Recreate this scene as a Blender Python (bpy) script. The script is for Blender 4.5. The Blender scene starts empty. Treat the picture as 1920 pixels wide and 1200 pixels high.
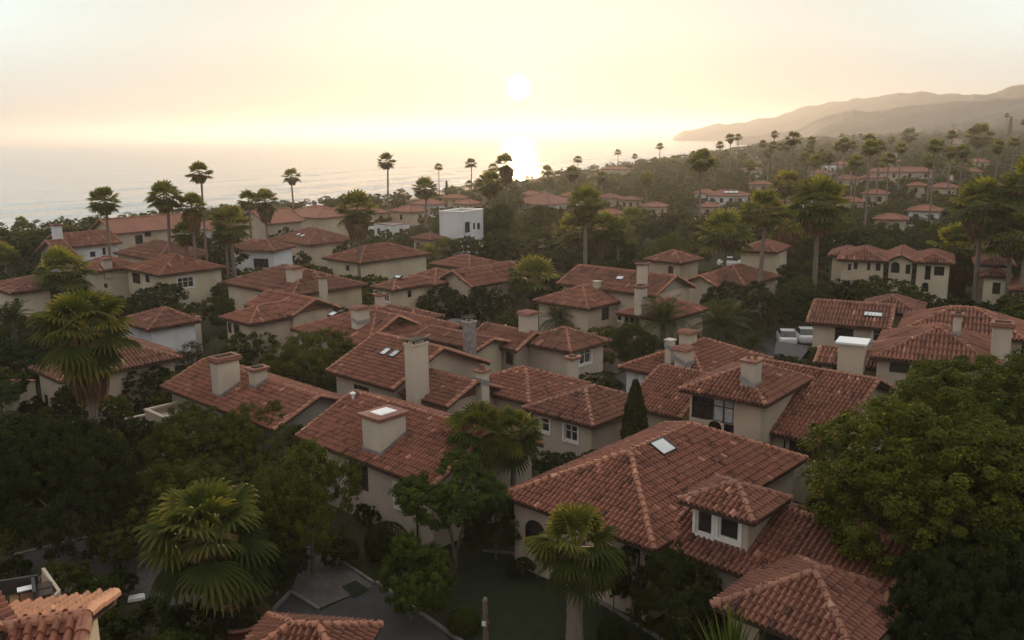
import bpy, bmesh, math, random
import numpy as np
from mathutils import Matrix, Vector
R = math.radians
random.seed(7)
RNG = np.random.default_rng(7)
S = bpy.context.scene
COL = S.collection

# ------------------------------------------------------------------ camera
EYE = 20.0
FPX = 1663.0                       # focal length for a 1920 wide frame
PITCH, ROLL = R(11.69), R(0.67)
FW = np.array([0, math.cos(PITCH), -math.sin(PITCH)])
R0 = np.array([1.0, 0, 0]); U0 = np.array([0, math.sin(PITCH), math.cos(PITCH)])
RT = R0*math.cos(ROLL) - U0*math.sin(ROLL)
UP = U0*math.cos(ROLL) + R0*math.sin(ROLL)
ORG = np.array([0, 0, EYE])
cam_d = bpy.data.cameras.new('camera'); cam = bpy.data.objects.new('camera', cam_d); COL.objects.link(cam)
cam_d.sensor_width = 36; cam_d.lens = 36*FPX/1920; cam_d.clip_end = 60000; cam_d.clip_start = 0.5
M = Matrix.Identity(4)
for i in range(3):
    M[i][0], M[i][1], M[i][2], M[i][3] = RT[i], UP[i], -FW[i], ORG[i]
cam.matrix_world = M
S.camera = cam

def ray(px, py): return FW + RT*((px-960)/FPX) + UP*((600-py)/FPX)
def at(px, py, z=0.0):
    d = ray(px, py); return ORG + d*((z-EYE)/d[2])
def at_dist(px, py, dist):          # point on the ray at a given horizontal distance
    d = ray(px, py); return ORG + d*(dist/math.hypot(d[0], d[1]))
def pix(p):
    v = np.asarray(p, float)-ORG; c = v@FW
    return 960+FPX*(v@RT)/c, 600-FPX*(v@UP)/c, c
def z_at(px, py, x, y):             # height seen at pixel row py above the ground point x,y
    d = ray(px, py); return EYE + d[2]*math.hypot(x, y)/math.hypot(d[0], d[1])

def sstep(a, b, x):
    t = np.clip((np.asarray(x, float)-a)/(b-a), 0, 1); return t*t*(3-2*t)

# ------------------------------------------------------------------ coast and terrain
SEA_Z = -3.0
CP = [(-900, 540), (-300, 468), (0, 436), (180, 424), (400, 402), (600, 388), (700, 379), (800, 362), (900, 345), (1000, 333),
      (1130, 314), (1280, 294), (1400, 278), (1480, 266)]
COAST = np.array([at(x, y, SEA_Z)[:2] for x, y in CP])
COAST = np.vstack([[-900, -500], COAST, [4200, 9000]])
def shore(x, y):                    # signed distance to the coast, positive on land
    x = np.atleast_1d(np.asarray(x, float)); y = np.atleast_1d(np.asarray(y, float))
    best = np.full(x.shape, 1e18); sg = np.ones(x.shape)
    for p, q in zip(COAST[:-1], COAST[1:]):
        dx, dy = q-p; L2 = dx*dx+dy*dy
        t = np.clip(((x-p[0])*dx+(y-p[1])*dy)/L2, 0, 1)
        ex, ey = x-(p[0]+t*dx), y-(p[1]+t*dy); d2 = ex*ex+ey*ey
        cr = dx*(y-p[1])-dy*(x-p[0])
        m = d2 < best
        best = np.where(m, d2, best); sg = np.where(m, np.where(cr < 0, 1, -1), sg)
    return np.sqrt(best)*sg
def ground_arr(x, y):
    x = np.atleast_1d(np.asarray(x, float)); y = np.atleast_1d(np.asarray(y, float))
    d = shore(x, y)
    az = np.degrees(np.arctan2(x, np.maximum(y, 1)))
    rise = (0.016*np.clip(y-120, 0, 180)+0.0105*np.clip(y-300, 0, 900))*sstep(3, 17, az)*sstep(5, 120, d)*(0.8+0.75*sstep(17, 30, az))
    return np.where(d > 0, -3.2+3.2*sstep(0, 34, d), -3.2-0.05*np.minimum(-d, 120))+rise
def ground(x, y): return float(ground_arr(x, y)[0])

# ------------------------------------------------------------------ objects
def tag(o, label=None, cat=None, group=None, kind=None):
    if label: o['label'] = label
    if cat: o['category'] = cat
    if group: o['group'] = group
    if kind: o['kind'] = kind
    return o
def empty(name, loc, rz=0.0):
    o = bpy.data.objects.new(name, None); COL.objects.link(o)
    o.location = loc; o.rotation_euler = (0, 0, rz); o.empty_display_size = 0.3
    return o
def link(name, me, parent=None, loc=None):
    o = bpy.data.objects.new(name, me); COL.objects.link(o)
    if parent is not None: o.parent = parent
    if loc is not None: o.location = loc
    return o

class MB:
    """collects geometry, builds one mesh object"""
    def __init__(s): s.v = []; s.f = []; s.m = []; s.r = []
    def poly(s, pts, m=0, rnd=0.5):
        b = len(s.v); s.v += [tuple(p) for p in pts]; s.r += [rnd]*len(pts)
        s.f.append(tuple(range(b, b+len(pts)))); s.m.append(m)
    def hexa(s, c, m=0, rnd=0.5):     # 8 corners: bottom ring then top ring
        b = len(s.v); s.v += [tuple(p) for p in c]; s.r += [rnd]*8
        for q in ((3, 2, 1, 0), (4, 5, 6, 7), (0, 1, 5, 4), (1, 2, 6, 5), (2, 3, 7, 6), (3, 0, 4, 7)):
            s.f.append(tuple(b+i for i in q)); s.m.append(m)
    def box(s, c, d, m=0, rz=0.0, rnd=0.5):
        cx, cy, cz = c; hx, hy, hz = d[0]/2, d[1]/2, d[2]/2; co, si = math.cos(rz), math.sin(rz)
        P = [(cx+x*co-y*si, cy+x*si+y*co, cz+z) for z in (-hz, hz) for x, y in ((-hx, -hy), (hx, -hy), (hx, hy), (-hx, hy))]
        s.hexa(P, m, rnd)
    def tube(s, pts, rad, n=8, m=0, cap=True, rnd=0.5):
        pts = [Vector(p) for p in pts]; b = len(s.v); k = len(pts)
        if not hasattr(rad, '__len__'): rad = [rad]*k
        ref = None
        for i, p in enumerate(pts):
            t = (pts[min(i+1, k-1)]-pts[max(i-1, 0)]).normalized()
            if ref is None: ref = Vector((1, 0, 0)) if abs(t.x) < 0.9 else Vector((0, 1, 0))
            u = (ref-t*ref.dot(t)).normalized(); w = t.cross(u); ref = u
            for j in range(n):
                a = 2*math.pi*j/n; q = p+(u*math.cos(a)+w*math.sin(a))*rad[i]; s.v.append(tuple(q)); s.r.append(rnd)
        for i in range(k-1):
            for j in range(n):
                s.f.append((b+i*n+j, b+i*n+(j+1) % n, b+(i+1)*n+(j+1) % n, b+(i+1)*n+j)); s.m.append(m)
        if cap:
            s.f.append(tuple(b+j for j in reversed(range(n)))); s.m.append(m)
            s.f.append(tuple(b+(k-1)*n+j for j in range(n))); s.m.append(m)
    def lathe(s, prof, c, n=16, m=0, rnd=0.5):
        b = len(s.v)
        for r, z in prof:
            for j in range(n):
                a = 2*math.pi*j/n; s.v.append((c[0]+r*math.cos(a), c[1]+r*math.sin(a), c[2]+z)); s.r.append(rnd)
        for i in range(len(prof)-1):
            for j in range(n):
                s.f.append((b+i*n+j, b+i*n+(j+1) % n, b+(i+1)*n+(j+1) % n, b+(i+1)*n+j)); s.m.append(m)
    def mesh(s, name, mats, smooth=False, org=(0, 0, 0)):
        me = bpy.data.meshes.new(name)
        v = np.array(s.v, float).reshape(-1, 3)-np.array(org, float)
        me.from_pydata(v.tolist(), [], s.f)
        for m in (mats if isinstance(mats, (list, tuple)) else [mats]): me.materials.append(m)
        me.polygons.foreach_set('material_index', s.m)
        at_ = me.attributes.new('rnd', 'FLOAT', 'POINT'); at_.data.foreach_set('value', s.r)
        if smooth: me.polygons.foreach_set('use_smooth', [True]*len(me.polygons))
        me.update(); return me
    def build(s, name, mats, parent=None, smooth=False, org=(0, 0, 0)):
        return link(name, s.mesh(name, mats, smooth, org), parent)

def np_mesh(name, V, F, mats, rnd=None, smooth=False, midx=None):
    me = bpy.data.meshes.new(name)
    n, k = F.shape
    me.vertices.add(len(V)); me.vertices.foreach_set('co', np.ascontiguousarray(V, np.float32).ravel())
    me.loops.add(n*k); me.loops.foreach_set('vertex_index', np.ascontiguousarray(F, np.int32).ravel())
    me.polygons.add(n); me.polygons.foreach_set('loop_start', np.arange(0, n*k, k, dtype=np.int32))
    for m in mats: me.materials.append(m)
    if midx is not None: me.polygons.foreach_set('material_index', np.asarray(midx, np.int32))
    if smooth: me.polygons.foreach_set('use_smooth', np.ones(n, bool))
    if rnd is not None:
        a = me.attributes.new('rnd', 'FLOAT', 'POINT'); a.data.foreach_set('value', np.ascontiguousarray(rnd, np.float32))
    me.update(calc_edges=True); me.validate(); return me

# ------------------------------------------------------------------ materials
class NT:
    def __init__(s, name):
        s.mat = bpy.data.materials.new(name); s.mat.use_nodes = True; s.t = s.mat.node_tree; s.t.nodes.clear()
        s.out = s.t.nodes.new('ShaderNodeOutputMaterial')
    def n(s, typ, **kw):
        x = s.t.nodes.new('ShaderNode'+typ)
        for k, v in kw.items():
            if hasattr(x, k): setattr(x, k, v)
        return x
    def l(s, a, b): s.t.links.new(a, b)
    def coord(s, kind='Object'): return s.n('TexCoord').outputs[kind]
    def noise(s, vec, scale, detail=4, rough=0.55):
        x = s.n('TexNoise'); x.inputs['Scale'].default_value = scale; x.inputs['Detail'].default_value = detail
        x.inputs['Roughness'].default_value = rough
        if vec is not None: s.l(vec, x.inputs['Vector'])
        return x.outputs['Fac']
    def ramp(s, fac, stops):
        x = s.n('ValToRGB'); e = x.color_ramp.elements
        while len(e) < len(stops): e.new(0.5)
        for el, (p, c) in zip(e, stops):
            el.position = p; el.color = (*c, 1) if len(c) == 3 else c
        s.l(fac, x.inputs['Fac']); return x.outputs['Color']
    def math(s, op, a, b=None, c=None):
        x = s.n('Math', operation=op)
        for i, v in enumerate((a, b, c)):
            if v is None: continue
            if isinstance(v, (int, float)): x.inputs[i].default_value = v
            else: s.l(v, x.inputs[i])
        return x.outputs[0]
    def mix(s, fac, a, b, mode='MIX'):
        x = s.n('Mix', data_type='RGBA', blend_type=mode)
        for i, v in ((0, fac), (6, a), (7, b)):
            if isinstance(v, (int, float)): x.inputs[i].default_value = v
            elif isinstance(v, tuple): x.inputs[i].default_value = (*v, 1)
            else: s.l(v, x.inputs[i])
        return x.outputs[2]
    def bump(s, h, strength, dist):
        x = s.n('Bump'); x.inputs['Strength'].default_value = strength; x.inputs['Distance'].default_value = dist
        s.l(h, x.inputs['Height']); return x.outputs['Normal']
    def bsdf(s, col, rough=0.8, normal=None, spec=0.3, metal=0.0):
        x = s.n('BsdfPrincipled')
        if isinstance(col, tuple): x.inputs['Base Color'].default_value = (*col, 1)
        else: s.l(col, x.inputs['Base Color'])
        if isinstance(rough, (int, float)): x.inputs['Roughness'].default_value = rough
        else: s.l(rough, x.inputs['Roughness'])
        x.inputs['Specular IOR Level'].default_value = spec; x.inputs['Metallic'].default_value = metal
        if normal is not None: s.l(normal, x.inputs['Normal'])
        s.l(x.outputs[0], s.out.inputs['Surface']); return x
def sc(c, k): return tuple(min(1.0, v*k) for v in c)

def mat_plain(name, col, rough=0.6, var=0.2, scale=3.0, bump=0.0, bscale=20.0, spec=0.3, metal=0.0):
    t = NT(name); co = t.coord()
    c = t.ramp(t.noise(co, scale, 5), [(0.25, sc(col, 1-var)), (0.75, sc(col, 1+var))])
    nr = t.bump(t.noise(co, bscale, 4), bump, 0.02) if bump else None
    t.bsdf(c, rough, nr, spec, metal); return t.mat

def mat_stucco(name, col):
    t = NT(name); co = t.coord()
    big = t.noise(co, 0.35, 4); fine = t.noise(co, 9.0, 5, 0.65)
    c = t.ramp(big, [(0.3, sc(col, 0.80)), (0.7, sc(col, 1.08))])
    mp = t.n('Mapping'); mp.inputs['Scale'].default_value = (0.8, 0.8, 0.10); t.l(co, mp.inputs['Vector'])
    st = t.ramp(t.noise(mp.outputs[0], 1.6, 5), [(0.52, (1, 1, 1)), (0.85, (0.88, 0.86, 0.82))])   # rain streaks
    c = t.mix(1.0, c, st, 'MULTIPLY')
    c = t.mix(0.35, c, t.ramp(fine, [(0.3, (0.8, 0.8, 0.8)), (0.7, (1.1, 1.1, 1.1))]), 'MULTIPLY')
    t.bsdf(c, 0.9, t.bump(fine, 0.35, 0.02), 0.15); return t.mat

def mat_tile(name, lo, mid, hi, wear=0.5):
    t = NT(name); co = t.coord()
    a = t.n('Attribute', attribute_name='rnd').outputs['Fac']
    c = t.ramp(a, [(0.0, lo), (0.45, mid), (0.85, mid), (1.0, hi)])
    big = t.ramp(t.noise(co, 0.45, 4), [(0.3, (0.66, 0.66, 0.67)), (0.7, (1.2, 1.15, 1.08))])
    c = t.mix(wear, c, big, 'MULTIPLY')
    spots = t.ramp(t.noise(co, 5.0, 5, 0.7), [(0.55, (1, 1, 1)), (0.75, (0.62, 0.60, 0.58))])      # lichen and soot
    c = t.mix(0.7, c, spots, 'MULTIPLY')
    o = t.n('ObjectInfo').outputs['Random']
    c = t.mix(0.6, c, t.ramp(o, [(0.0, (0.66, 0.70, 0.74)), (0.5, (1, 1, 1)), (1.0, (1.22, 1.12, 1.02))]), 'MULTIPLY')
    t.bsdf(c, 0.75, t.bump(t.noise(co, 30.0, 4), 0.25, 0.01), 0.25); return t.mat

def mat_leaf(name, lo, mid, hi, trans=0.3, rough=0.5):
    t = NT(name)
    a = t.n('Attribute', attribute_name='rnd').outputs['Fac']
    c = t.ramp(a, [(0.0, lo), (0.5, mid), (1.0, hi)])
    o = t.n('ObjectInfo').outputs['Random']
    c = t.mix(0.55, c, t.ramp(o, [(0.0, (0.72, 0.85, 0.75)), (0.5, (1, 1, 1)), (1.0, (1.25, 1.1, 0.8))]), 'MULTIPLY')
    p = t.bsdf(c, rough+.2, None, 0.04)
    tr = t.n('BsdfTranslucent'); t.l(t.mix(1.0, c, (1.25, 1.2, 0.55), 'MULTIPLY'), tr.inputs['Color'])
    mx = t.n('MixShader'); mx.inputs[0].default_value = trans
    t.l(p.outputs[0], mx.inputs[1]); t.l(tr.outputs[0], mx.inputs[2]); t.l(mx.outputs[0], t.out.inputs['Surface'])
    return t.mat

MT = {}
MT['tile'] = mat_tile('terracotta_tile', (0.078, 0.038, 0.029), (0.208, 0.090, 0.062), (0.42, 0.215, 0.155))
MT['tile_warm'] = mat_tile('orange_terracotta_tile', (0.13, 0.055, 0.037), (0.22, 0.09, 0.057), (0.34, 0.165, 0.11))
MT['ridge'] = mat_tile('ridge_terracotta', (0.21, 0.095, 0.062), (0.32, 0.15, 0.098), (0.44, 0.25, 0.17))
MT['cream'] = mat_stucco('cream_stucco', (0.50, 0.42, 0.32))
MT['yellow'] = mat_stucco('yellow_stucco', (0.55, 0.485, 0.36))
MT['white'] = mat_stucco('white_stucco', (0.66, 0.67, 0.69))
MT['beige'] = mat_stucco('beige_stucco', (0.44, 0.37, 0.30))
MT['grey'] = mat_stucco('grey_stucco', (0.30, 0.28, 0.25))
MT['chim'] = mat_stucco('chimney_stucco', (0.50, 0.44, 0.36))
MT['stone'] = mat_plain('grey_stone', (0.22, 0.20, 0.19), 0.9, 0.5, 4.0, 0.8, 7.0)
MT['wood'] = mat_plain('dark_wood', (0.045, 0.026, 0.02), 0.6, 0.3, 3.0)
MT['brownboard'] = mat_plain('brown_board', (0.14, 0.06, 0.045), 0.7, 0.25, 2.0)
MT['frame_dark'] = mat_plain('dark_frame', (0.03, 0.022, 0.02), 0.5, 0.2)
MT['frame_white'] = mat_plain('white_frame', (0.62, 0.60, 0.56), 0.5, 0.08)
MT['white_metal'] = mat_plain('white_metal', (0.75, 0.75, 0.74), 0.35, 0.05, spec=0.5)
MT['flash'] = mat_plain('zinc_flashing', (0.34, 0.35, 0.37), 0.45, 0.2, metal=0.6)
MT['brickcap'] = mat_plain('brick_cap', (0.22, 0.10, 0.07), 0.8, 0.35, 6.0, 0.5, 14.0)
MT['soot'] = mat_plain('soot', (0.02, 0.018, 0.016), 0.9, 0.2)
MT['bark'] = mat_plain('bark', (0.13, 0.10, 0.08), 0.9, 0.45, 6.0, 0.8, 16.0)
MT['palmbark'] = mat_plain('palm_bark', (0.17, 0.135, 0.115), 0.9, 0.35, 5.0, 0.9, 18.0)
MT['iron'] = mat_plain('dark_iron', (0.03, 0.028, 0.027), 0.55, 0.2)
def mat_pane():
    t = NT('window_glass'); co = t.coord()
    c = t.ramp(t.noise(co, 0.8, 2), [(0.35, (0.012, 0.012, 0.014)), (0.7, (0.04, 0.038, 0.036))])
    t.bsdf(c, 0.07, t.bump(t.noise(co, 1.5, 2), 0.08, 0.05), 0.5); return t.mat
MT['pane'] = mat_pane()
MT['curtain'] = mat_plain('curtained_glass', (0.34, 0.35, 0.35), 0.25, 0.35, 4.0, spec=0.5)
MT['skyglass'] = mat_plain('skylight_glass', (0.50, 0.52, 0.52), 0.22, 0.15, 1.5, spec=0.8)
# leaves
MT['leaf_dark'] = mat_leaf('dark_green_leaf', (0.010, 0.015, 0.005), (0.024, 0.034, 0.010), (0.066, 0.076, 0.020))
MT['leaf_mid'] = mat_leaf('mid_green_leaf', (0.018, 0.026, 0.007), (0.046, 0.058, 0.012), (0.15, 0.145, 0.024))
MT['leaf_olive'] = mat_leaf('olive_leaf', (0.026, 0.034, 0.007), (0.064, 0.078, 0.012), (0.22, 0.21, 0.024))
MT['leaf_bright'] = mat_leaf('bright_green_leaf', (0.020, 0.032, 0.006), (0.052, 0.076, 0.014), (0.140, 0.155, 0.026))
MT['leaf_brown'] = mat_leaf('dry_brown_leaf', (0.035, 0.026, 0.017), (0.070, 0.054, 0.035), (0.11, 0.088, 0.05))
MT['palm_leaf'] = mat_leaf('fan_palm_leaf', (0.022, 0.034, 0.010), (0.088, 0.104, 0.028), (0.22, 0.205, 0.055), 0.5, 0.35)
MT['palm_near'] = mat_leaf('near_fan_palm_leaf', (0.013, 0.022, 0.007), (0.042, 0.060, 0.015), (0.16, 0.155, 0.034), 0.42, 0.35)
MT['palm_dead'] = mat_leaf('dead_palm_leaf', (0.06, 0.038, 0.025), (0.13, 0.085, 0.052), (0.24, 0.16, 0.085), 0.2, 0.8)
MT['feather_leaf'] = mat_leaf('feather_palm_leaf', (0.018, 0.026, 0.011), (0.045, 0.058, 0.022), (0.11, 0.12, 0.045), 0.3, 0.45)

# ------------------------------------------------------------------ light, sky, haze
SUN_EL, SUN_AZ = R(3.0), R(0.55)
SD = Vector((math.sin(SUN_AZ)*math.cos(SUN_EL), math.cos(SUN_AZ)*math.cos(SUN_EL), math.sin(SUN_EL)))
sun_d = bpy.data.lights.new('sun', 'SUN'); sun = bpy.data.objects.new('sun', sun_d); COL.objects.link(sun)
sun_d.energy = 3.8; sun_d.angle = R(0.6); sun_d.color = (1.0, 0.66, 0.35)
sun.rotation_euler = SD.to_track_quat('Z', 'Y').to_euler()

def make_world():
    w = bpy.data.worlds.new('World'); S.world = w; w.use_nodes = True; t = w.node_tree; t.nodes.clear()
    N = lambda typ, **k: (lambda x: ([setattr(x, a, b) for a, b in k.items()], x)[1])(t.nodes.new('ShaderNode'+typ))
    out = N('OutputWorld'); sky = N('TexSky', sky_type='NISHITA', sun_disc=False)
    sky.sun_elevation = SUN_EL; sky.sun_rotation = SUN_AZ; sky.dust_density = 3.0; sky.air_density = 1.2
    bg = N('Background'); bg.inputs['Strength'].default_value = 0.010; t.links.new(sky.outputs[0], bg.inputs['Color'])
    tc = N('TexCoord'); nrm = N('VectorMath', operation='NORMALIZE'); t.links.new(tc.outputs['Generated'], nrm.inputs[0])
    def m(op, a, b=None, c=None, clamp=False):
        x = N('Math', operation=op, use_clamp=clamp)
        for i, v in enumerate((a, b, c)):
            if v is None: continue
            if isinstance(v, (int, float)): x.inputs[i].default_value = v
            else: t.links.new(v, x.inputs[i])
        return x.outputs[0]
    def dot(v):
        x = N('VectorMath', operation='DOT_PRODUCT'); t.links.new(nrm.outputs[0], x.inputs[0]); x.inputs[1].default_value = v; return x.outputs['Value']
    def mixc(f, a, b):
        x = N('Mix', data_type='RGBA')
        for i, v in ((0, f), (6, a), (7, b)):
            if isinstance(v, tuple): x.inputs[i].default_value = (*v, 1)
            elif isinstance(v, (int, float)): x.inputs[i].default_value = v
            else: t.links.new(v, x.inputs[i])
        return x.outputs[2]
    def rng(v, a, b):
        x = N('MapRange', interpolation_type='SMOOTHSTEP'); x.inputs[1].default_value = a; x.inputs[2].default_value = b
        t.links.new(v, x.inputs[0]); return x.outputs[0]
    z = dot((0, 0, 1)); c = dot(tuple(SD)); fwd = dot((math.sin(SUN_AZ), math.cos(SUN_AZ), 0))
    # hazy evening sky: cream towards the sun, peach low down away from it, dull mauve grey behind
    low = mixc(rng(c, 0.86, 0.995), (0.34, 0.34, 0.36), (0.12, 0.12, 0.13))
    lowmid = mixc(rng(c, 0.86, 0.99), (0.52, 0.58, 0.58), (0.36, 0.40, 0.40))
    high = mixc(rng(c, 0.82, 0.97), (0.86, 1.02, 1.02), (0.58, 0.68, 0.68))
    f1 = mixc(rng(z, 0.0, 0.055), low, lowmid)
    front = mixc(rng(z, 0.02, 0.12), f1, high)
    back = mixc(rng(z, 0.0, 0.7), (0.60, 0.54, 0.51), (0.66, 0.64, 0.65))
    col = mixc(rng(fwd, -0.35, 0.80), back, front)
    zen = mixc(rng(z, 0.25, 0.9), col, (1.02, 0.99, 0.97))
    # thin streaks of high cloud
    mp = N('Mapping'); mp.inputs['Scale'].default_value = (2.0, 2.0, 14.0); t.links.new(nrm.outputs[0], mp.inputs['Vector'])
    nz = N('TexNoise'); nz.inputs['Scale'].default_value = 1.6; nz.inputs['Detail'].default_value = 5; t.links.new(mp.outputs[0], nz.inputs['Vector'])
    zen = mixc(m('MULTIPLY', rng(nz.outputs['Fac'], 0.42, 0.75), 0.10), zen, (0.99, 0.93, 0.80))
    ang = m('ARCCOSINE', m('MINIMUM', c, 0.999999))
    disc = m('SUBTRACT', 1.0, rng(ang, R(0.15), R(0.95)))
    halo = m('EXPONENT', m('MULTIPLY', ang, -1/R(2.6)))
    halo2 = m('EXPONENT', m('MULTIPLY', ang, -1/R(9.0)))
    bg2 = N('Background'); bg2.inputs['Strength'].default_value = 0.575; t.links.new(zen, bg2.inputs['Color'])
    bg3 = N('Background'); bg3.inputs['Color'].default_value = (1, 0.93, 0.70, 1)
    t.links.new(m('ADD', m('MULTIPLY', disc, 1.3), m('MULTIPLY', halo, 0.09)), bg3.inputs['Strength'])
    bg4 = N('Background'); bg4.inputs['Color'].default_value = (1, 0.78, 0.38, 1)
    t.links.new(m('MULTIPLY', halo2, 0.012), bg4.inputs['Strength'])
    a1, a2, a3 = N('AddShader'), N('AddShader'), N('AddShader')
    t.links.new(bg.outputs[0], a1.inputs[0]); t.links.new(bg2.outputs[0], a1.inputs[1])
    t.links.new(a1.outputs[0], a2.inputs[0]); t.links.new(bg3.outputs[0], a2.inputs[1])
    t.links.new(a2.outputs[0], a3.inputs[0]); t.links.new(bg4.outputs[0], a3.inputs[1])
    t.links.new(a3.outputs[0], out.inputs['Surface'])
make_world()

HAZE_TOP = 152.0
def make_haze():
    b = MB(); b.box((0, 7200, (HAZE_TOP-16)/2), (16000, 16000, HAZE_TOP+16))
    m = bpy.data.materials.new('haze_air'); m.use_nodes = True; t = m.node_tree; t.nodes.clear()
    o = t.nodes.new('ShaderNodeOutputMaterial'); v = t.nodes.new('ShaderNodeVolumePrincipled')
    v.inputs['Color'].default_value = (0.62, 0.65, 0.70, 1); v.inputs['Density'].default_value = 0.00021
    v.inputs['Anisotropy'].default_value = 0.55
    t.links.new(v.outputs[0], o.inputs['Volume'])
    return tag(b.build('haze', m), 'warm evening haze over the town and the sea', 'haze', kind='stuff')
HAZE = make_haze()

# ------------------------------------------------------------------ ground, sea, beach, hills
def grid_mesh(name, X, Y, Z, mat, extra=None):
    n, k = X.shape
    V = np.stack([X.ravel(), Y.ravel(), Z.ravel()], 1)
    i = np.arange(n*k).reshape(n, k)
    F = np.stack([i[:-1, :-1].ravel(), i[:-1, 1:].ravel(), i[1:, 1:].ravel(), i[1:, :-1].ravel()], 1)
    me = np_mesh(name, V, F, [mat], extra.ravel() if extra is not None else None, True)
    return me
def mat_ground():
    t = NT('garden_ground'); co = t.coord()
    c = t.ramp(t.noise(co, 0.12, 5), [(0.35, (0.020, 0.026, 0.010)), (0.5, (0.034, 0.034, 0.016)), (0.68, (0.055, 0.045, 0.028))])
    c = t.mix(0.6, c, t.ramp(t.noise(co, 3.0, 5), [(0.3, (0.55, 0.55, 0.55)), (0.7, (1.3, 1.3, 1.3))]), 'MULTIPLY')
    sd = t.n('Attribute', attribute_name='rnd').outputs['Fac']
    f = t.n('MapRange', interpolation_type='SMOOTHSTEP'); f.inputs[1].default_value = 26; f.inputs[2].default_value = 10
    t.l(sd, f.inputs[0]); c = t.mix(f.outputs[0], c, (0.42, 0.31, 0.22))
    t.bsdf(c, 0.95, t.bump(t.noise(co, 6.0, 5), 0.6, 0.1), 0.1); return t.mat
az = np.radians(np.linspace(-86, 86, 174)); rr = np.concatenate([np.linspace(0.5, 60, 20), np.geomspace(66, 9000, 110)])
A_, R_ = np.meshgrid(az, rr, indexing='ij'); GX, GY = R_*np.sin(A_), R_*np.cos(A_)-1
GS = shore(GX.ravel(), GY.ravel()).reshape(GX.shape)
tag(link('ground', grid_mesh('ground', GX, GY, ground_arr(GX.ravel(), GY.ravel()).reshape(GX.shape), mat_ground(), GS)), kind='structure')

def mat_sea():
    t = NT('sea_water'); co = t.coord()
    d = t.math('MULTIPLY', t.n('Attribute', attribute_name='rnd').outputs['Fac'], -1.0)     # metres offshore
    sep = t.n('SeparateXYZ'); t.l(co, sep.inputs[0])
    mp = t.n('Mapping'); mp.inputs['Scale'].default_value = (0.03, 0.10, 1); mp.inputs['Rotation'].default_value = (0, 0, R(-14)); t.l(co, mp.inputs['Vector'])
    w1 = t.noise(mp.outputs[0], 1.0, 6, 0.6)
    mp2 = t.n('Mapping'); mp2.inputs['Scale'].default_value = (0.004, 0.016, 1); mp2.inputs['Rotation'].default_value = (0, 0, R(-14)); t.l(co, mp2.inputs['Vector'])
    w2 = t.noise(mp2.outputs[0], 1.0, 5, 0.6)
    along = t.noise(co, 0.012, 3)
    wob = t.math('MULTIPLY', t.math('SUBTRACT', t.noise(co, 0.02, 4), 0.5), 46.0)
    dd = t.math('ADD', d, wob)
    foam = None; swell = None
    for c0, wd, amp in ((3, 7, 1.0), (20, 5, 0.9), (44, 6, 0.75), (78, 5, 0.45)):
        x = t.math('DIVIDE', t.math('SUBTRACT', dd, c0), wd)
        g = t.math('EXPONENT', t.math('MULTIPLY', t.math('MULTIPLY', x, x), -1.0))
        br = t.n('MapRange', interpolation_type='SMOOTHSTEP'); br.inputs[1].default_value = 0.40; br.inputs[2].default_value = 0.56
        t.l(t.noise(co, 0.011+0.004*c0/20, 4), br.inputs[0])
        g = t.math('MULTIPLY', t.math('MULTIPLY', g, amp), br.outputs[0])
        foam = g if foam is None else t.math('MAXIMUM', foam, g)
    for c0, wd in ((30, 8), (60, 8), (100, 9), (150, 10)):
        x = t.math('DIVIDE', t.math('SUBTRACT', dd, c0), wd)
        g = t.math('EXPONENT', t.math('MULTIPLY', t.math('MULTIPLY', x, x), -1.0))
        swell = g if swell is None else t.math('ADD', swell, g)
    lace = t.ramp(t.noise(co, 0.35, 5, 0.7), [(0.35, (0, 0, 0)), (0.6, (1, 1, 1))])
    fo = t.math('MULTIPLY', foam, t.math('ADD', t.math('MULTIPLY', lace, 0.6), 0.5)); fo = t.math('MINIMUM', fo, 1.0)
    c = t.ramp(w2, [(0.3, (0.15, 0.16, 0.165)), (0.7, (0.23, 0.235, 0.235))])
    c = t.mix(fo, c, (0.80, 0.78, 0.74))
    h = t.math('ADD', t.math('MULTIPLY', w1, 1.0), t.math('MULTIPLY', swell, 1.1))
    h = t.math('ADD', h, t.math('MULTIPLY', w2, 3.0))
    t.bsdf(c, t.math('ADD', 0.13, t.math('MULTIPLY', fo, 0.6)), t.bump(h, 0.6, 1.0), 0.5); return t.mat
az = np.radians(np.linspace(-60, 44, 190)); rr = np.geomspace(90, 15000, 200)
A_, R_ = np.meshgrid(az, rr, indexing='ij'); GX, GY = R_*np.sin(A_), R_*np.cos(A_)
GX, GY = np.clip(GX, -7900, 7900), GY
GS = shore(GX.ravel(), GY.ravel()).reshape(GX.shape)
tag(link('sea', grid_mesh('sea', GX, GY, np.full(GX.shape, SEA_Z), mat_sea(), GS)), kind='structure')

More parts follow.
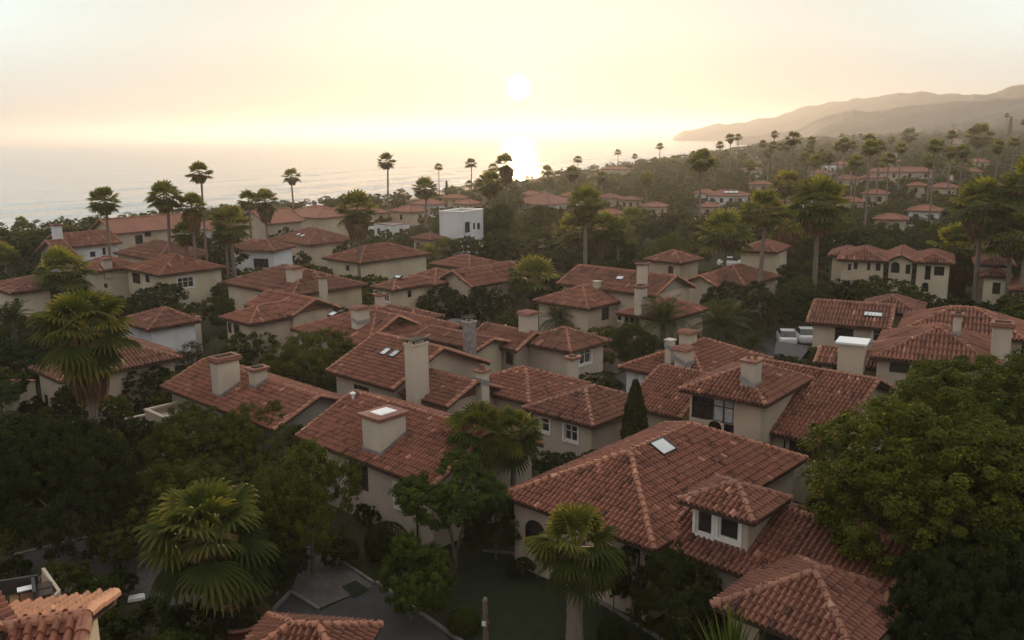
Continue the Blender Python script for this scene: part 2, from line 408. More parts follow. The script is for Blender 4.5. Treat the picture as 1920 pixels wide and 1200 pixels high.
def fbm(x, y, seed, oct_=5):
    g = np.random.default_rng(seed); out = np.zeros_like(x); amp = 1.0; fr = 1.0
    for _ in range(oct_):
        for _k in range(3):
            th = g.uniform(0, math.pi); ph = g.uniform(0, 6.28); f = fr*g.uniform(0.7, 1.4)
            out += amp/3*np.sin((x*math.cos(th)+y*math.sin(th))*f+ph+1.3*np.sin((y*math.cos(th)-x*math.sin(th))*f*0.7+ph*2))
        amp *= 0.5; fr *= 2.1
    return out
def make_hill(prof, dist, depth, seed):
    xs = np.arange(prof[0][0], prof[-1][0]+1, 4.0); ys = np.interp(xs, *zip(*prof))
    dist = np.interp(xs, [prof[0][0], prof[-1][0]], dist)
    ridge = np.array([at_dist(x, y, d_) for x, y, d_ in zip(xs, ys, dist)])
    dirs = ridge[:, :2]/dist[:, None]
    ts = np.concatenate([np.linspace(-1, 0, 26), np.linspace(0.06, 1.0, 14)])
    X = dirs[:, 0:1]*(dist[:, None]+ts[None]*depth); Y = dirs[:, 1:2]*(dist[:, None]+ts[None]*depth)
    jag = fbm(xs/11.0, xs*0+seed, seed+20)[:, None]*dist[:, None]*0.0011
    hgt = np.maximum(ridge[:, 2:3]+4+jag, 0)
    fall = np.where(ts < 0, (1+ts), (1-ts)**1.2)[None]
    n = fbm(X/110, Y/110, seed)
    Z = -4+hgt*fall*(1+0.38*n*np.abs(ts)[None]*(1-np.abs(ts)[None])*4)
    t = NT('hill_scrub'); co = t.coord()
    c = t.ramp(t.noise(co, 0.008, 6), [(0.35, (0.022, 0.022, 0.022)), (0.65, (0.07, 0.06, 0.056))]); t.bsdf(c, 0.95, None, 0.1)
    o = link('hills', grid_mesh('hills', X, Y, Z, t.mat)); tag(o, kind='structure')
make_hill([(1262, 258), (1272, 252), (1282, 246), (1300, 243), (1327, 237), (1347, 231), (1370, 233), (1393, 228), (1420, 223), (1453, 221), (1480, 210), (1510, 200),
           (1560, 191), (1600, 187), (1640, 182), (1690, 174), (1720, 171), (1740, 174), (1760, 178), (1800, 176), (1840, 180), (1870, 171), (1900, 163), (1930, 158), (2000, 150), (2140, 140)], (3900, 1850), 500, 3)
make_hill([(1380, 258), (1440, 250), (1493, 243), (1515, 233), (1533, 224), (1567, 213), (1600, 207), (1625, 210), (1660, 206), (1700, 199), (1750, 195), (1800, 189), (1860, 187), (1920, 182), (2140, 176)], (2300, 1500), 380, 5)
make_hill([(1640, 250), (1760, 236), (1840, 226), (1920, 222), (2140, 205)], (1450, 1200), 230, 9)

def sheet(name, px, z, mat, kind='structure', thick=0.0):
    """a flat sheet on the ground given by its outline"""
    P = [at(x, y, z) for x, y in px]; b = MB(); b.poly([(p[0], p[1], z) for p in P])
    if thick:
        for i in range(len(P)):
            p, q = P[i], P[(i+1) % len(P)]; b.poly([(p[0], p[1], z-thick), (q[0], q[1], z-thick), (q[0], q[1], z), (p[0], p[1], z)])
    o = b.build(name, mat)
    if kind: tag(o, kind=kind)
    return o
def mat_pave(name, col, s=1.6):
    t = NT(name); co = t.coord()
    br = t.n('TexBrick'); br.inputs['Scale'].default_value = s; br.inputs['Mortar Size'].default_value = 0.02
    br.inputs['Color1'].default_value = (*sc(col, 0.85), 1); br.inputs['Color2'].default_value = (*sc(col, 1.15), 1); br.inputs['Mortar'].default_value = (*sc(col, 0.55), 1)
    mp = t.n('Mapping'); mp.inputs['Rotation'].default_value = (0, 0, R(47)); t.l(co, mp.inputs['Vector']); t.l(mp.outputs[0], br.inputs['Vector'])
    c = t.mix(0.7, br.outputs['Color'], t.ramp(t.noise(co, 0.7, 6), [(0.3, (0.6, 0.6, 0.6)), (0.7, (1.25, 1.25, 1.25))]), 'MULTIPLY')
    t.bsdf(c, 0.85, t.bump(t.noise(co, 14.0, 4), 0.4, 0.02), 0.25); return t.mat
PAVE = mat_pave('stone_paving', (0.105, 0.095, 0.088)); GRAVEL = mat_plain('gravel', (0.060, 0.056, 0.052), 0.95, 0.4, 5.0, 0.9, 12.0)
ASPH = mat_plain('asphalt', (0.045, 0.044, 0.044), 0.9, 0.25, 0.8, 0.6, 20.0); LAWN = mat_plain('lawn_turf', (0.012, 0.019, 0.006), 0.95, 0.35, 1.6, 0.9, 25.0)
sheet('courtyard', [(20, 1045), (270, 985), (330, 1000), (420, 1075), (400, 1130), (300, 1135), (215, 1115), (110, 1110)], 0.03, GRAVEL)
sheet('path', [(575, 1030), (612, 1036), (700, 1098), (596, 1142), (545, 1110)], 0.05, PAVE)
sheet('road', [(470, 1190), (545, 1112), (600, 1146), (704, 1096), (900, 1230), (820, 1290), (480, 1290)], 0.02, ASPH)
sheet('lawn', [(860, 1062), (905, 1035), (960, 1040), (1140, 1140), (1260, 1215), (1220, 1300), (900, 1300), (830, 1180)], 0.03, LAWN)
sheet('lawn', [(640, 1100), (667, 1088), (692, 1105), (664, 1121)], 0.06, LAWN)
sheet('path', [(215, 870), (305, 900), (330, 935), (245, 910)], 0.03, PAVE)
sheet('lawn', [(38, 772), (80, 766), (90, 790), (60, 800)], 0.03, LAWN)
sheet('path', [(0, 770), (40, 765), (75, 800), (60, 815), (0, 800)], 0.035, PAVE)
sheet('driveway', [(1150, 705), (1200, 690), (1260, 722), (1205, 745)], 0.03, PAVE)
sheet('car_park', [(1395, 640), (1600, 612), (1620, 650), (1430, 672)], 0.03, ASPH)
sheet('car_park', [(795, 625), (880, 606), (900, 625), (825, 650)], 0.03, ASPH)

def kerb(px, lab_z=0.0):
    """a low stone edging, 12 cm high"""
    P = [at(x, y, 0)[:2] for x, y in px]; b = MB()
    for p, q in zip(P[:-1], P[1:]):
        L = np.linalg.norm(q-p); m = (p+q)/2; b.box((m[0], m[1], 0.04), (L, 0.14, 0.20), 0, math.atan2(*(q-p)[::-1]))
    tag(b.build('kerb', mat_plain('kerb_stone', (.15, .14, .13), .9, .3, 3.0, .5, 14)), kind='structure')
kerb([(470, 1190), (545, 1112), (598, 1145)]); kerb([(706, 1094), (900, 1230)]); kerb([(575, 1030), (612, 1036), (700, 1095)])
kerb([(20, 1045), (270, 985), (330, 1000)]); kerb([(905, 1035), (960, 1040), (1140, 1140), (1260, 1215)])

# ------------------------------------------------------------------ houses
KEEP = []          # points of houses that must stay visible: (px, py, dist)
FOOT = []          # footprints: (N, a, b, La, Lb)
ANCHOR = []        # (x, y, nick)
class Blk: pass
CUR = {}

def tile_face(acc, P, mode, rs):
    """P: 3D outline of one convex roof plane, the first edge is the eave; adds barrel tiles clipped to it"""
    P = [np.array(p, float) for p in P]; o = P[0]
    u = P[1]-P[0]; u[2] = 0; u /= np.linalg.norm(u)
    n = np.zeros(3)
    for i in range(len(P)): n += np.cross(P[i]-o, P[(i+1) % len(P)]-o)
    n /= np.linalg.norm(n)
    if n[2] < 0: n = -n
    v = np.cross(n, u)
    if v[2] < 0: v = -v
    q = np.array([[(p-o)@u, (p-o)@v] for p in P])
    u0, u1, v0, v1 = q[:, 0].min(), q[:, 0].max(), q[:, 1].min(), q[:, 1].max()
    if mode == 2:
        b = len(acc['v']); acc['v'] += [tuple(p) for p in P]; acc['r'] += [0.5]*len(P); acc['f'].append(tuple(range(b, b+len(P)))); return
    TW, TL = (0.25, 0.36) if mode == 0 else (0.29, 0.42)
    prof = ((0, -0.055), (0.17, -0.05), (0.22, 0.03), (0.35, 0.092), (0.5, 0.108), (0.65, 0.092), (0.78, 0.03), (0.83, -0.05), (1.0, -0.055)) if mode == 0 else ((0, -0.055), (0.14, -0.02), (0.3, 0.1), (0.5, 0.13), (0.7, 0.1), (0.86, -0.02), (1, -0.055))
    if mode == 1: TL = 0.84
    nu = int(math.ceil((u1-u0)/TW))+1; nv = int(math.ceil((v1-v0+0.1)/TL))
    tv, tf, tr = [], [], []
    off = rs.uniform(0, TW)
    for i in range(nu):
        for j in range(nv):
            ux = u0-off+i*TW; vy = v0-0.06+j*TL
            rn = float(np.clip(rs.normal(0.5, 0.2), 0, 1)); dz = rs.normal(0, 0.007); du = rs.normal(0, 0.008); sk = rs.normal(0, 0.008)
            b = len(tv); k = len(prof)
            for e, (vv, zz) in enumerate(((vy, 0.052), (vy+TL+0.01, 0.0))):
                w = 1.0 if e == 0 else 0.93
                for t, h in prof:
                    tv.append((ux+du+sk*e+(0.5+(t-0.5)*w)*TW, vv, h*w+zz+dz)); tr.append(rn)
            for s in range(k-1): tf.append((b+s, b+s+1, b+k+s+1, b+k+s))
            if mode == 0:
                for t, h in prof: tv.append((ux+du+(0.5+(t-0.5)*0.9)*TW, vy+0.005, h*0.6-0.01)); tr.append(rn*0.7)
                for s in range(k-1): tf.append((b+2*k+s, b+2*k+s+1, b+s+1, b+s))
    me = bpy.data.meshes.new('tmp'); me.from_pydata(tv, [], tf)
    a = me.attributes.new('rnd', 'FLOAT', 'POINT'); a.data.foreach_set('value', tr)
    bm = bmesh.new(); bm.from_mesh(me); bpy.data.meshes.remove(me)
    ctr = q.mean(0)
    for i in range(len(q)):
        p0, p1 = q[i], q[(i+1) % len(q)]; e = p1-p0; nn = np.array([e[1], -e[0]]); L = np.linalg.norm(nn)
        if L < 1e-6: continue
        nn /= L
        if (ctr-p0)@nn > 0: nn = -nn
        co = p0+nn*(0.07 if i == 0 else 0.0)
        bmesh.ops.bisect_plane(bm, geom=bm.verts[:]+bm.edges[:]+bm.faces[:], plane_co=(co[0], co[1], 0), plane_no=(nn[0], nn[1], 0), clear_outer=True)
    lay = bm.verts.layers.float.get('rnd')
    b = len(acc['v'])
    bm.verts.index_update()
    for x in bm.verts:
        acc['v'].append(tuple(o+u*x.co.x+v*x.co.y+n*(x.co.z+0.015))); acc['r'].append(x[lay] if lay else 0.5)
    for f in bm.faces: acc['f'].append(tuple(b+w.index for w in f.verts))
    bm.free()

def cap_line(mb, p, q, rs, rad=0.15, lift=0.06):
    p, q = Vector(p), Vector(q); L = (q-p).length
    if L < 0.2: return
    d = (q-p)/L; n = max(1, int(L/0.42)); st = L/n
    side = d.cross(Vector((0, 0, 1))).normalized(); up = side.cross(d).normalized()
    if up.z < 0: up = -up
    for i in range(n):
        b = len(mb.v); rn = float(np.clip(rs.normal(0.5, 0.22), 0, 1)); j = side*rs.normal(0, 0.008)
        for e, (tt, r, z) in enumerate(((i*st-0.02, rad*1.12, 0.035), ((i+1)*st+0.02, rad*0.94, 0.0))):
            c = p+d*tt+up*(lift-0.09+z)+j
            for k in range(7):
                a = math.pi*(k/6)*1.1-0.05*math.pi; mb.v.append(tuple(c+side*math.cos(a)*r+up*math.sin(a)*r)); mb.r.append(rn)
        for k in range(6): mb.f.append((b+k, b+k+1, b+8+k, b+7+k)); mb.m.append(0)
        mb.f.append(tuple(b+k for k in range(7))); mb.m.append(0)

def house(nick, label, colour='cream', cat='house', tile='tile', group=None, name='tiled_house'):
    CUR.clear(); CUR.update(nick=nick, label=label, col=colour, cat=cat, tile=tile, group=group or 'houses of the hillside town', root=None, name=name, blks=[])

def bk(N, L, Rr, ze, roof='hip', pitch=23, ang=137, z0=None, col=None, over=0.45, gable=None, d=None, wins=(), keep=True, auto=(), door=None, ridgecap=True, roofmat=None):
    """one block of a house; N, L, Rr: pixels of the eave corners (or lengths in metres for L and Rr)"""
    B = Blk()
    if d is not None:
        p = at_dist(N[0], N[1], d); ze = p[2]
    else: p = at(N[0], N[1], ze)
    an = R(ang); B.a = np.array([math.cos(an), math.sin(an)]); B.b = np.array([math.cos(an-math.pi/2), math.sin(an-math.pi/2)])
    B.N = p[:2].copy()
    B.La = float((at(L[0], L[1], ze)[:2]-B.N)@B.a) if isinstance(L, tuple) else float(L)
    B.Lb = float((at(Rr[0], Rr[1], ze)[:2]-B.N)@B.b) if isinstance(Rr, tuple) else float(Rr)
    B.La = max(B.La, 2.0); B.Lb = max(B.Lb, 2.0)
    B.ze = ze; B.o = over; B.roof = roof; B.tp = math.tan(R(pitch)); B.dist = math.hypot(*B.N)
    c = B.N+B.a*B.La/2+B.b*B.Lb/2
    B.z0 = (min(ground(*B.N), ground(*c), ground(*(B.N+B.a*B.La)))-0.3) if z0 is None else z0
    B.c = c
    B.W = lambda s, t, z: (B.N[0]+B.a[0]*s+B.b[0]*t, B.N[1]+B.a[1]*s+B.b[1]*t, z)
    root = CUR['root']
    if root is None:
        root = CUR['root'] = empty(CUR['name'], (B.N[0], B.N[1], B.z0)); tag(root, CUR['label'], CUR['cat'], CUR['group'])
        ANCHOR.append((c[0], c[1], CUR['nick']))
    B.root = root; org = tuple(root.location); B.org = org
    CUR['blks'].append(B); FOOT.append((B.N, B.a, B.b, B.La, B.Lb))
    far = B.dist > 135
    La, Lb, o, tp = B.La, B.Lb, B.o, B.tp
    col = col or CUR['col']; wm = MT[col]
    # ---- windows: pixel boxes become openings in the f or r wall
    holes = {'f': [], 'r': []}
    for w in wins:
        side, box, style = w[:3]
        x0, y0, x1, y1 = box; cx, cy = (x0+x1)/2, (y0+y1)/2
        Lw_ = La if side == 'f' else Lb
        e0 = pix(B.W(o, o, ze)); e1 = pix(B.W(Lw_-o, o, ze) if side == 'f' else B.W(o, Lw_-o, ze))
        def hit(px, py):
            if B.dist > 90:
                f_ = (px-e0[0])/(e1[0]-e0[0]); c_ = e0[2]+(e1[2]-e0[2])*f_
                return o+(Lw_-2*o)*f_, ze-(py-(e0[1]+(e1[1]-e0[1])*f_))*c_/FPX
            dd = ray(px, py)
            nrm, off = (B.b, o) if side == 'f' else (B.a, o)
            tt = (nrm@(B.N)+off)/(nrm@dd[:2]); q = ORG+dd*tt
            return (q[:2]-B.N)@(B.a if side == 'f' else B.b), q[2]
        sa, za = hit(x0, cy); sb, zb = hit(x1, cy); zt = hit(cx, y0)[1]; zbm = hit(cx, y1)[1]
        s0, s1 = min(sa, sb), max(sa, sb); Lw = La if side == 'f' else Lb
        s0 = max(s0, o+0.12); s1 = min(s1, Lw-o-0.12)
        if s1-s0 < 0.15 or zt-zbm < 0.15 or ('gable' not in style and (zt+zbm)/2 > ze): continue
        holes[side].append((s0, s1, max(zbm, B.z0+0.35), min(zt, ze-0.12) if 'gable' not in style else zt, style))
        if keep: KEEP.append((cx, cy, B.dist))
    for side, n, sty in auto:
        Lw = (La if side == 'f' else Lb)-2*o; Hh = ze-max(B.z0, ze-6)
        for i in range(n):
            c0 = o+Lw*(i+0.5)/n; w_ = min(0.95, Lw/n*0.5); rows = [(ze-1.95, ze-0.75)]
            for zb_, zt_ in rows:
                if zb_ > B.z0+0.4: holes[side].append((c0-w_/2, c0+w_/2, zb_, zt_, sty))
    # ---- walls
    mb = MB(); winlist = []
    def wallP(side, s, z, dd=0.0):
        if side == 'f': return B.W(s, o-dd, z)
        if side == 'r': return B.W(o-dd, s, z)
        if side == 'k': return B.W(s, Lb-o+dd, z)
        return B.W(La-o+dd, s, z)
    for side in 'frkl':
        Lw = La if side in 'fk' else Lb
        isg = (roof == 'ga' and side in 'rl') or (roof == 'gb' and side in 'fk')
        top = ze+0.02
        hs = [h for h in holes.get(side, []) if 'gable' not in h[4]]
        winlist += [(side, h) for h in holes.get(side, []) if 'gable' in h[4]]
        ss = sorted({o, Lw-o, *[h[0] for h in hs], *[h[1] for h in hs]}); zs = sorted({B.z0, top, *[h[2] for h in hs], *[min(h[3], top) for h in hs]})
        for i in range(len(ss)-1):
            for j in range(len(zs)-1):
                sm, zm = (ss[i]+ss[i+1])/2, (zs[j]+zs[j+1])/2
                if any(h[0] < sm < h[1] and h[2] < zm < h[3] for h in hs): continue
                mb.poly([wallP(side, ss[i], zs[j]), wallP(side, ss[i+1], zs[j]), wallP(side, ss[i+1], zs[j+1]), wallP(side, ss[i], zs[j+1])])
        if isg:
            m = 1 if gable else 0
            mb.poly([wallP(side, o, top), wallP(side, Lw-o, top), wallP(side, Lw-o, ze+tp*o-0.06), wallP(side, Lw/2, ze+tp*Lw/2-0.06), wallP(side, o, ze+tp*o-0.06)], m)
        for h in hs:
            s0, s1, z0_, z1_ = h[:4]; dp = -0.14
            for A_, B_ in (((s0, z0_), (s1, z0_)), ((s1, z0_), (s1, z1_)), ((s1, z1_), (s0, z1_)), ((s0, z1_), (s0, z0_))):
                mb.poly([wallP(side, *A_), wallP(side, *B_), wallP(side, *B_, dp), wallP(side, *A_, dp)])
            if h[4].startswith('arch'):
                cx, r = (s0+s1)/2, (s1-s0)/2; zc = z1_-r
                for sg in (-1, 1):
                    for k in range(6):
                        a0, a1 = math.pi/2*k/6, math.pi/2*(k+1)/6
                        mb.poly([wallP(side, cx+sg*r*math.cos(a0), zc+r*math.sin(a0)), wallP(side, cx+sg*r*math.cos(a1), zc+r*math.sin(a1)), wallP(side, cx+sg*r*math.cos(a1), z1_), wallP(side, cx+sg*r*math.cos(a0), z1_)])
            winlist.append((side, h))
    if roof == 'flat':
        mb.poly([B.W(o, o, ze-0.35), B.W(La-o, o, ze-0.35), B.W(La-o, Lb-o, ze-0.35), B.W(o, Lb-o, ze-0.35)], 0)
    B.wall = mb.build('wall', [wm, MT[gable] if gable else wm], root, org=org)
    # ---- windows
    for side, (s0, s1, z0_, z1_, style) in winlist:
        sh = 0.15 if 'gable' in style else 0.0
        def bar(m_, a0, a1, b0, b1, d0, d1, mi=0):
            d0 += sh; d1 += sh
            m_.hexa([wallP(side, a0, b0, d0), wallP(side, a1, b0, d0), wallP(side, a1, b0, d1), wallP(side, a0, b0, d1),
                     wallP(side, a0, b1, d0), wallP(side, a1, b1, d0), wallP(side, a1, b1, d1), wallP(side, a0, b1, d1)], mi)
        white = 'white' in style; fr = MB(); fw = 0.07 if not far else 0.09
        garage = 'garage' in style; door_ = 'door' in style
        bar(fr, s0, s0+fw, z0_, z1_, -0.12, -0.03); bar(fr, s1-fw, s1, z0_, z1_, -0.12, -0.03)
        bar(fr, s0+fw, s1-fw, z0_, z0_+fw, -0.119, -0.031); bar(fr, s0+fw, s1-fw, z1_-fw, z1_, -0.119, -0.031)
        if white and not far:
            t_ = 0.13
            bar(fr, s0-t_, s0, z0_-t_, z1_+t_, 0.003, 0.05); bar(fr, s1, s1+t_, z0_-t_, z1_+t_, 0.003, 0.05)
            bar(fr, s0, s1, z0_-t_, z0_, 0.003, 0.07); bar(fr, s0, s1, z1_, z1_+t_, 0.003, 0.049)
        nx = max(1, int(round((s1-s0)/0.62))); nz = 2 if (z1_-z0_) > 0.9 else 1
        if 'plain' in style: nx = nz = 1
        if not far:
            mw = 0.028
            for i in range(1, nx): x = s0+(s1-s0)*i/nx; bar(fr, x-mw, x+mw, z0_+fw, z1_-fw, -0.115, -0.05)
            if nz == 2:
                for i in range(nx):
                    zm = z0_+(z1_-z0_)*0.6
                    bar(fr, s0+fw+(s1-s0-2*fw)*i/nx+mw, s0+fw+(s1-s0-2*fw)*(i+1)/nx-mw, zm-0.018, zm+0.018, -0.113, -0.06)
        fo = fr.build('door' if door_ or garage else 'window', MT['frame_white' if white or garage else 'frame_dark'], root, org=org)
        pn = MB()
        pm = [MT['pane'], MT['curtain'], MT['white_metal'], MT['wood']]
        if 'curtain' in style and nx > 2:
            k = max(1, int(nx*.6))
            xs = s0+(s1-s0)*k/nx
            pn.poly([wallP(side, s0, z0_, -0.12+sh), wallP(side, xs, z0_, -0.12+sh), wallP(side, xs, z1_, -0.12+sh), wallP(side, s0, z1_, -0.12+sh)], 1)
            pn.poly([wallP(side, xs, z0_, -0.12+sh), wallP(side, s1, z0_, -0.12+sh), wallP(side, s1, z1_, -0.12+sh), wallP(side, xs, z1_, -0.12+sh)], 0)
        else:
            mi = 2 if garage else 3 if 'wooddoor' in style else 0
            pn.poly([wallP(side, s0, z0_, -0.12+sh), wallP(side, s1, z0_, -0.12+sh), wallP(side, s1, z1_, -0.12+sh), wallP(side, s0, z1_, -0.12+sh)], mi)
            if garage:
                for i in range(1, 4): zz = z0_+(z1_-z0_)*i/4; bar(pn, s0+fw, s1-fw, zz-0.02, zz+0.02, -0.119, -0.10, 2)
        po = pn.build('pane' if not garage else 'panel', pm, fo, org=org)
    # ---- roof
    rs = np.random.default_rng(abs(hash((round(B.N[0], 2), round(B.N[1], 2)))) % 99991)
    W = B.W
    if roof == 'flat':
        cp = MB()
        for s0, s1, t0, t1 in ((o-0.06, La-o+0.06, o-0.06, o+0.2), (o-0.06, La-o+0.06, Lb-o-0.2, Lb-o+0.06), (o-0.06, o+0.2, o+0.2, Lb-o-0.2), (La-o-0.2, La-o+0.06, o+0.2, Lb-o-0.2)):
            cp.hexa([W(s0, t0, ze+0.02), W(s1, t0, ze+0.02), W(s1, t1, ze+0.02), W(s0, t1, ze+0.02), W(s0, t0, ze+0.16), W(s1, t0, ze+0.16), W(s1, t1, ze+0.16), W(s0, t1, ze+0.16)])
        cp.build('parapet_coping', MT[roofmat or 'brickcap'], root, org=org)
        B.planes = {}; return B
    if roof == 'hip': roof = B.roof = 'ha' if La >= Lb else 'hb'
    h = {'ha': min(La, Lb), 'hb': min(La, Lb), 'ga': Lb, 'gb': La}[roof]/2*tp; zr = B.zr = ze+h
    c00, c10, c11, c01 = W(0, 0, ze), W(La, 0, ze), W(La, Lb, ze), W(0, Lb, ze)
    if roof == 'ha':
        q = Lb/2; r0, r1 = W(q, Lb/2, zr), W(max(La-q, q), Lb/2, zr)
        F = {'f': [c00, c10, r1, r0], 'k': [c11, c01, r0, r1], 'r': [c01, c00, r0], 'l': [c10, c11, r1]}
        caps = [(r0, r1), (c00, r0), (c01, r0), (c10, r1), (c11, r1)]
    elif roof == 'hb':
        q = La/2; r0, r1 = W(La/2, q, zr), W(La/2, max(Lb-q, q), zr)
        F = {'f': [c00, c10, r0], 'k': [c11, c01, r1], 'r': [c01, c00, r0, r1], 'l': [c10, c11, r1, r0]}
        caps = [(r0, r1), (c00, r0), (c10, r0), (c01, r1), (c11, r1)]
    elif roof == 'ga':
        r0, r1 = W(0, Lb/2, zr), W(La, Lb/2, zr)
        F = {'f': [c00, c10, r1, r0], 'k': [c11, c01, r0, r1]}
        caps = [(r0, r1), (c00, r0), (c01, r0), (c10, r1), (c11, r1)]
    else:
        r0, r1 = W(La/2, 0, zr), W(La/2, Lb, zr)
        F = {'r': [c01, c00, r0, r1], 'l': [c10, c11, r1, r0]}
        caps = [(r0, r1), (c00, r0), (c10, r0), (c01, r1), (c11, r1)]
    B.r0, B.r1 = r0, r1
    acc = {'v': [], 'f': [], 'r': []}
    mode = 0 if B.dist < 64 else 1 if B.dist < 150 else 2
    B.planes = {}
    for k, P in F.items():
        P2 = [np.array(p) for p in P]
        if np.linalg.norm(P2[2]-P2[-1]) < 0.05: P2 = P2[:3]
        tile_face(acc, P2, mode, rs)
        n = np.cross(P2[1]-P2[0], P2[2]-P2[0]); n /= np.linalg.norm(n); B.planes[k] = (P2[0], n if n[2] > 0 else -n)
    me = bpy.data.meshes.new('roof'); me.from_pydata((np.array(acc['v'])-np.array(org)).tolist(), [], acc['f'])
    at_ = me.attributes.new('rnd', 'FLOAT', 'POINT'); at_.data.foreach_set('value', acc['r']); me.materials.append(MT[CUR['tile']]); me.update()
    B.roofo = link('roof', me, root)
    if ridgecap:
        cm = MB()
        for p, q in caps: cap_line(cm, p, q, rs, 0.14 if mode < 2 else 0.17)
        cm.build('ridge_cap', MT['ridge'], B.roofo, org=org)
    eb = MB()          # deck, soffit and boards under the eaves
    for P in F.values(): eb.poly([(p[0], p[1], p[2]-0.085) for p in P])
    if roof in ('ha', 'hb'): eb.poly([W(0.03, 0.03, ze-0.10), W(La-0.03, 0.03, ze-0.10), W(La-0.03, Lb-0.03, ze-0.10), W(0.03, Lb-0.03, ze-0.10)])
    def board(p, q, dn=0.19, th=0.045):
        p, q = Vector(p), Vector(q); d = (q-p).normalized(); sd = d.cross(Vector((0, 0, 1))).normalized()*th/2
        eb.hexa([p-sd+Vector((0, 0, -dn)), q-sd+Vector((0, 0, -dn)), q+sd+Vector((0, 0, -dn)), p+sd+Vector((0, 0, -dn)), p-sd, q-sd, q+sd, p+sd])
    lift = Vector((0, 0, -0.005))
    eaves = {'ha': [(c00, c10), (c10, c11), (c11, c01), (c01, c00)], 'ga': [(c00, c10), (c11, c01)], 'gb': [(c01, c00), (c10, c11)]}
    for p, q in eaves['ha' if roof == 'hb' else roof]: board(Vector(p)+lift, Vector(q)+lift)
    if roof in ('ga', 'gb'):
        for p, q in caps[1:]: board(Vector(p)+lift, Vector(q)+lift, 0.24)
    eb.build('eave_board', MT['brownboard' if B.dist > 120 or CUR['nick'].startswith('roof with twin') else 'wood'], B.roofo, org=org)
    if keep:
        if d is not None:
            for u_ in (0, .25, .5, .75, 1.0):
                for e_ in (W(La*u_, 0, ze), W(0, Lb*u_, ze)): x, y, _ = pix(e_); KEEP.append((x, y-1, B.dist))
        m0 = (np.array(r0)+np.array(r1))/2; x, y, _ = pix(m0); KEEP.append((x, y, B.dist))
        for k, (p, n) in B.planes.items():
            if k in 'fr' and B.dist < 160:
                P = F[k]; x, y, _ = pix(np.mean([np.array(p) for p in P], 0)); KEEP.append((x, y+2, B.dist))
    return B

